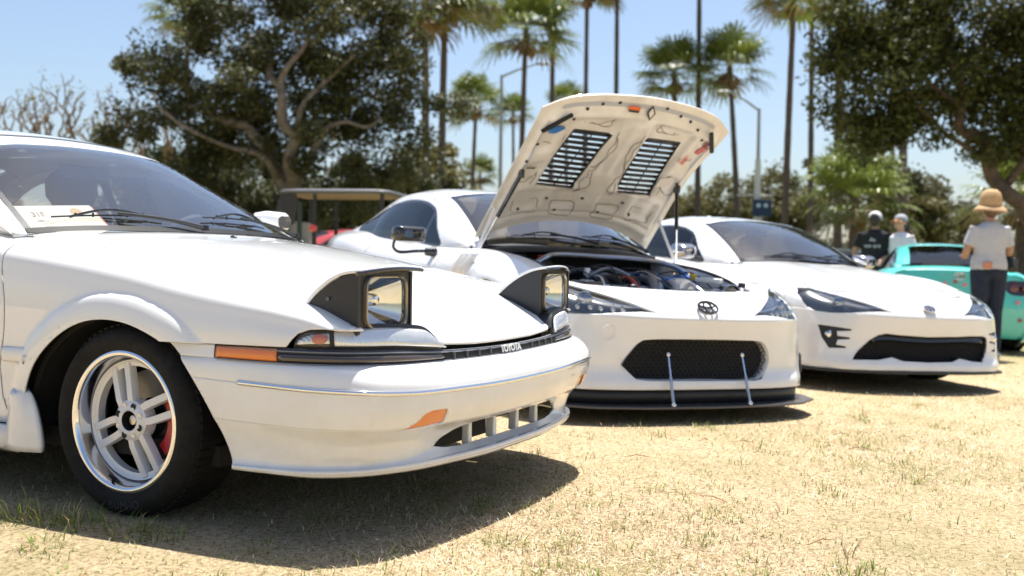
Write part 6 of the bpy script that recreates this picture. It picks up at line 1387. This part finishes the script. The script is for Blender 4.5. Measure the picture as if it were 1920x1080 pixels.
def person(loc, rotz, H, label, shirt, trouser, shoes, pose, hair=None, hat=None, skin=SKIN, female=True, extras=None):
    P = empty('person', loc, (0, 0, rotz)); tag(P, label, 'person'); k = H/1.68; hipw = .165 if female else .155; sh = .175 if female else .205; wst = .125 if female else .15
    # faces -y in its own frame (front), so rotz=pi turns the back to the camera
    b = MB()
    ell(b, [(0, 0, .90), (0, .0, 1.0), (0, 0, 1.10), (0, 0, 1.25), (0, .0, 1.36), (0, .01, 1.41)], [hipw, hipw*.97, wst, sh*.84, sh*.86, sh*.55], [.11, .115, .095, .11, .10, .07])
    limb(b, [(0, .01, 1.38), (0, .0, 1.44), (0, -.01, 1.49)], [.055, .05, .052]); ball(b, (0, -.012, 1.565), (.072, .092, .112)); ball(b, (0, -.055, 1.515), (.048, .05, .05))
    ball(b, (0, -.105, 1.555), (.012, .022, .022)); ball(b, (.074, .005, 1.56), (.012, .02, .03)); ball(b, (-.074, .005, 1.56), (.012, .02, .03))
    for s in (1, -1):
        hip = (s*.09, 0, .92); kn = (s*.085, -.015, .49); an = (s*.075, .02, .09); limb(b, [hip, kn, an], [.088, .056, .038]); b.tube([(s*.075, .03, .05), (s*.078, -.06, .035), (s*.08, -.13, .03)], [.042, .04, .03], 8)
        a = pose['arm'][0 if s > 0 else 1]; S0 = (s*(sh-.01), .0, 1.36); limb(b, [S0, a[0], a[1]], [.050, .040, .027]); dv = np.array(a[1])-np.array(a[0]); hand(b, a[1], dv/np.linalg.norm(dv), s, 1.0, .7)
    o = b.build('body', skin, P); o.scale = (k,)*3; remesh(o, .0085, 3)
    c = MB(); e_ = .014
    ell(c, [(0, 0, .93), (0, 0, 1.0), (0, 0, 1.10), (0, 0, 1.25), (0, 0, 1.35), (0, .01, 1.40), (0, .01, 1.425)], [hipw+.026, hipw+.02, wst+.034, sh*.84+.026, sh*.88+.022, sh*.62, sh*.42], [.132, .135, .122, .13, .118, .09, .07])
    for s in (1, -1):
        a = pose['arm'][0 if s > 0 else 1]; S0 = np.array((s*(sh-.03), 0, 1.37)); E = np.array(a[0]); q = S0+(E-S0)*(.72); limb(c, [S0, (S0+q)/2, q], [.062, .064, .064])
    o = c.build('shirt', shirt, P); o.scale = (k,)*3; remesh(o, .010, 3)
    j = MB()
    ell(j, [(0, 0, .84), (0, 0, .90), (0, 0, .98), (0, 0, 1.005)], [hipw+.01, hipw+.016, hipw+.006, hipw-.004], [.125, .135, .125, .118])
    for s in (1, -1): limb(j, [(s*.088, .0, .93), (s*.086, .0, .70), (s*.085, -.01, .49), (s*.078, .015, .28), (s*.075, .02, .10)], [.105, .090, .070, .060, .056])
    o = j.build('trousers', trouser, P); o.scale = (k,)*3; remesh(o, .010, 3)
    for s in (1, -1):
        m = MB(); G = []
        for t, z_, wd, ln in ((0, .0, .045, .13), (1, .02, .048, .135), (2, .055, .045, .12), (3, .085, .036, .07)): G.append([(s*.078+wd*math.cos(q), -.04+.0+ln*math.sin(q)+(.035 if t > 1 else 0), z_) for q in np.linspace(0, 6.283, 18, endpoint=False)])
        m.grid(np.array(G), closed=True); m.f.append(tuple(range(18))[::-1]); m.f.append(tuple(range(54, 72))); o = m.build('shoe', shoes, P, ang=50); o.scale = (k,)*3
    if hair: hair(P, k)
    if hat: hat(P, k)
    if extras: extras(P, k)
    return P
STRAW = mat('straw_hat', (.52, .33, .16), .8, var=.12, vscale=30, bump=.5, bscale=160)
def straw_hat(P, k):
    H_ = empty('sun_hat', (0, .0, 1.60*k), (R(-4), 0, 0), parent=P)
    MB().lathe([(.0005, .160), (.05, .155), (.085, .128), (.102, .075), (.108, .02), (.108, -.01)], 32, 'z').build('crown', STRAW, H_, solid=.004)
    G = []
    for r_, z_ in ((.106, -.008), (.125, -.022), (.148, -.045), (.166, -.066)): G.append([(r_*math.cos(q), r_*math.sin(q)*1.05, z_+.012*math.sin(2*q+.6)*(r_-.1)/.08) for q in np.linspace(0, 6.283, 40, endpoint=False)])
    MB().grid(np.array(G), closed=True).build('brim', STRAW, H_, solid=.004); MB().lathe([(.110, -.004), (.112, .012), (.110, .028)], 32, 'z').build('band', mat('hat_band', (.62, .45, .26), .8), H_)
def cap(mtl, bill, backwards=False):
    def f(P, k):
        H_ = empty('cap', (0, .0, 1.595*k), (0, 0, math.pi if backwards else 0), parent=P)
        MB().lathe([(.0005, .088), (.04, .083), (.075, .058), (.093, .02), (.096, -.015)], 28, 'z').build('crown', mtl, H_, solid=.003); m = MB(); G = []
        for r_, z_ in ((.085, -.006), (.12, -.010), (.155, -.022)): G.append([(r_*.9*math.sin(q), -r_*math.cos(q), z_-.02*q*q) for q in np.linspace(-.85, .85, 14)])
        m.grid(np.array(G)); m.build('bill', bill, H_, solid=.004); MB().lathe([(.0005, .096), (.008, .094), (.01, .086)], 10, 'z').build('button', mtl, H_)
    return f
def hair_back(col, length):
    def f(P, k):
        m = MB(); ball(m, (0, .02, 1.565), (.082, .09, .108))
        if length: ell(m, [(0, .075, 1.56), (0, .085, 1.48), (0, .08, 1.38), (0, .085, 1.56-length)], [.075, .088, .085, .05], [.03, .04, .035, .015], 12)
        o = m.build('hair', mat('hair_'+('d' if sum(col) < .15 else 'l'), col, .45, bump=.3, bscale=200), P); o.scale = (k,)*3; remesh(o, .010, 2)
    return f
GT = mat('heather_tee', (.47, .48, .50), .9, var=.06, vscale=40, bump=.4, bscale=14); WT = mat('white_tee', (.78, .78, .80), .9, bump=.4, bscale=14); BT = mat('black_tee', (.015, .015, .017), .9, bump=.4, bscale=14)
JEAN = mat('denim', (.012, .020, .042), .85, var=.25, vscale=14, bump=.5, bscale=18); JEANG = mat('dark_trousers', (.03, .03, .035), .85, bump=.4, bscale=16); SHOE = mat('white_shoe', (.72, .70, .68), .6)
def w1x(P, k):
    m = MB(); m.prism([(-.045, -.012), (.05, -.012), (.05, .055), (-.045, .055)], 0, .012, 'y'); m.xf(Matrix.Translation((.085*k, .134*k, .955*k))); m.build('phone', mat('phone_case', (.55, .22, .13), .5), P, bevel=.004)
    m = MB(); m.tube([(-.23*k, -.12*k, 1.06*k), (-.25*k, -.02*k, 1.00*k), (-.235*k, .03*k, .93*k)], [.045, .07, .05], 10); m.build('bag', mat('bag_black', (.02, .02, .02), .6), P)
person((4.985, 10.42, float(hz(4.985))), math.pi+.05, 1.70, 'woman seen from behind in straw hat, grey t-shirt and dark jeans', GT, JEAN, SHOE, {'arm': [((.235, -.02, 1.10), (.13, -.24, 1.08)), ((-.235, -.02, 1.10), (-.12, -.24, 1.08))]}, hair_back((.10, .06, .03), .0), straw_hat, SKIN2, True, w1x)
def tee_print(P, k):
    for s_, z_ in (('As', 1.275), ('we are', 1.19)):
        t = text_mb(s_, .085, .002); t.xf(Matrix.Translation((0, .152*k, z_*k)) @ basis((-1, 0, 0), (0, 0, 1), (0, 1, 0))); t.build('shirt_print', mat('print_white', (.7, .7, .72), .8), P, ang=0)
person((5.45, 15.0, float(hz(5.45))), math.pi-.55, 1.80, 'man seen from behind in black t-shirt and white cap, beyond the closed-hood coupe', BT, JEANG, SHOE, {'arm': [((.27, .02, 1.10), (.25, -.16, .92)), ((-.27, .02, 1.10), (-.25, -.14, .93))]}, hair_back((.03, .02, .015), 0), cap(mat('cap_white', (.75, .75, .75), .8), mat('cap_white', (.75, .75, .75), .8)), SKIN2, False, tee_print)
def shades(P, k):
    m = MB()
    for s in (1, -1): m.prism([(s*.034+a, b) for a, b in rrect(.052, .036, .012)], -.112, -.100, 'y')
    m.box((0, -.108, .008), (.02, .008, .008))
    for s in (1, -1): m.tube([(s*.062, -.10, .008), (s*.082, .0, .004)], .004, 5)
    m.xf(Matrix.Translation((0, 0, 1.572*k)) @ Matrix.Scale(k, 4)); m.build('sunglasses', BLACKG, P)
person((5.74, 14.75, float(hz(5.74))), -1.05, 1.76, 'woman in white t-shirt, cap and sunglasses facing the man in black', WT, JEANG, SHOE, {'arm': [((.22, .04, 1.10), (.18, -.16, 1.0)), ((-.22, .0, 1.10), (-.16, -.2, 1.02))]}, hair_back((.02, .013, .01), .34), cap(mat('cap_grey', (.35, .36, .38), .8), mat('cap_orange', (.62, .25, .06), .7)), SKIN, True, shades)
# ------------------------------------------------------------------ show card behind the windshield of the nearest car
M1 = c1.matrix_world.copy(); bpy.context.view_layer.update(); M1 = c1.matrix_world.copy()
pc = empty('show_card'); tag(pc, 'cream paper show card numbered 318 behind the nearest windshield', 'paper card')
q = [np.array(v) for v in ((-.792, -.625, .947), (-.772, -.285, .968), (-.655, -.285, .877), (-.675, -.625, .842))]
o_, ex, ey = (q[0]+q[1]+q[2]+q[3])/4, q[1]-q[0], q[0]-q[3]
ez = np.cross(ex, ey); ez /= np.linalg.norm(ez); ez = ez if ez[0] > 0 else -ez
pc.matrix_world = M1 @ Matrix.Translation(o_)
CARD = mat('card_paper', (.78, .70, .56), .7); m = MB(); m.add([*(p-o_ for p in q), *(p-o_-ez*.002 for p in q)], [(0, 1, 2, 3), (7, 6, 5, 4), (0, 4, 5, 1), (1, 5, 6, 2), (2, 6, 7, 3), (3, 7, 4, 0)]); m.build('sheet', CARD, pc, ang=0)
q2 = [p-o_-ez*.004+d for p, d in zip(q, (np.array((0, -.012, 0)), np.array((0, .012, 0)), np.array((.008, .012, -.006)), np.array((.008, -.012, -.006))))]; m = MB(); m.add([*q2, *(p-ez*.002 for p in q2)], [(0, 1, 2, 3), (7, 6, 5, 4), (0, 4, 5, 1), (1, 5, 6, 2), (2, 6, 7, 3), (3, 7, 4, 0)]); m.build('orange_backing', mat('card_orange', (.62, .20, .05), .7), pc, ang=0)
exn, eyn = ex/np.linalg.norm(ex), ey/np.linalg.norm(ey)
def card_text(s_, size, u, v, mt, nm):
    t = text_mb(s_, size, .0003); p = ex*u+ey*v+ez*.0012; t.xf(basis(exn, eyn, ez, p)); t.build(nm, mt, pc, ang=0)
INK = mat('card_ink', (.42, .36, .28), .8); INKO = mat('card_ink_orange', (.66, .42, .18), .8)
card_text('318', .034, -.20, .16, INK, 'number')
for k in range(3): card_text('1990 Corolla' if k == 0 else '-- ---- ------ --', .013 if k == 0 else .008, -.16, -.06-.09*k, INK, 'print_line')
m = MB(); m.lathe([(.0005, .0012), (.026, .0012)], 18, 'z'); m.xf(basis(exn, eyn, ez, ex*.27+ey*.2)); m.build('crest', INKO, pc, ang=0)
for k in range(2): card_text('------ ------', .009, .27, -.13-.10*k, INKO, 'print_line')
scene.render.resolution_x = 1024; scene.render.resolution_y = 576
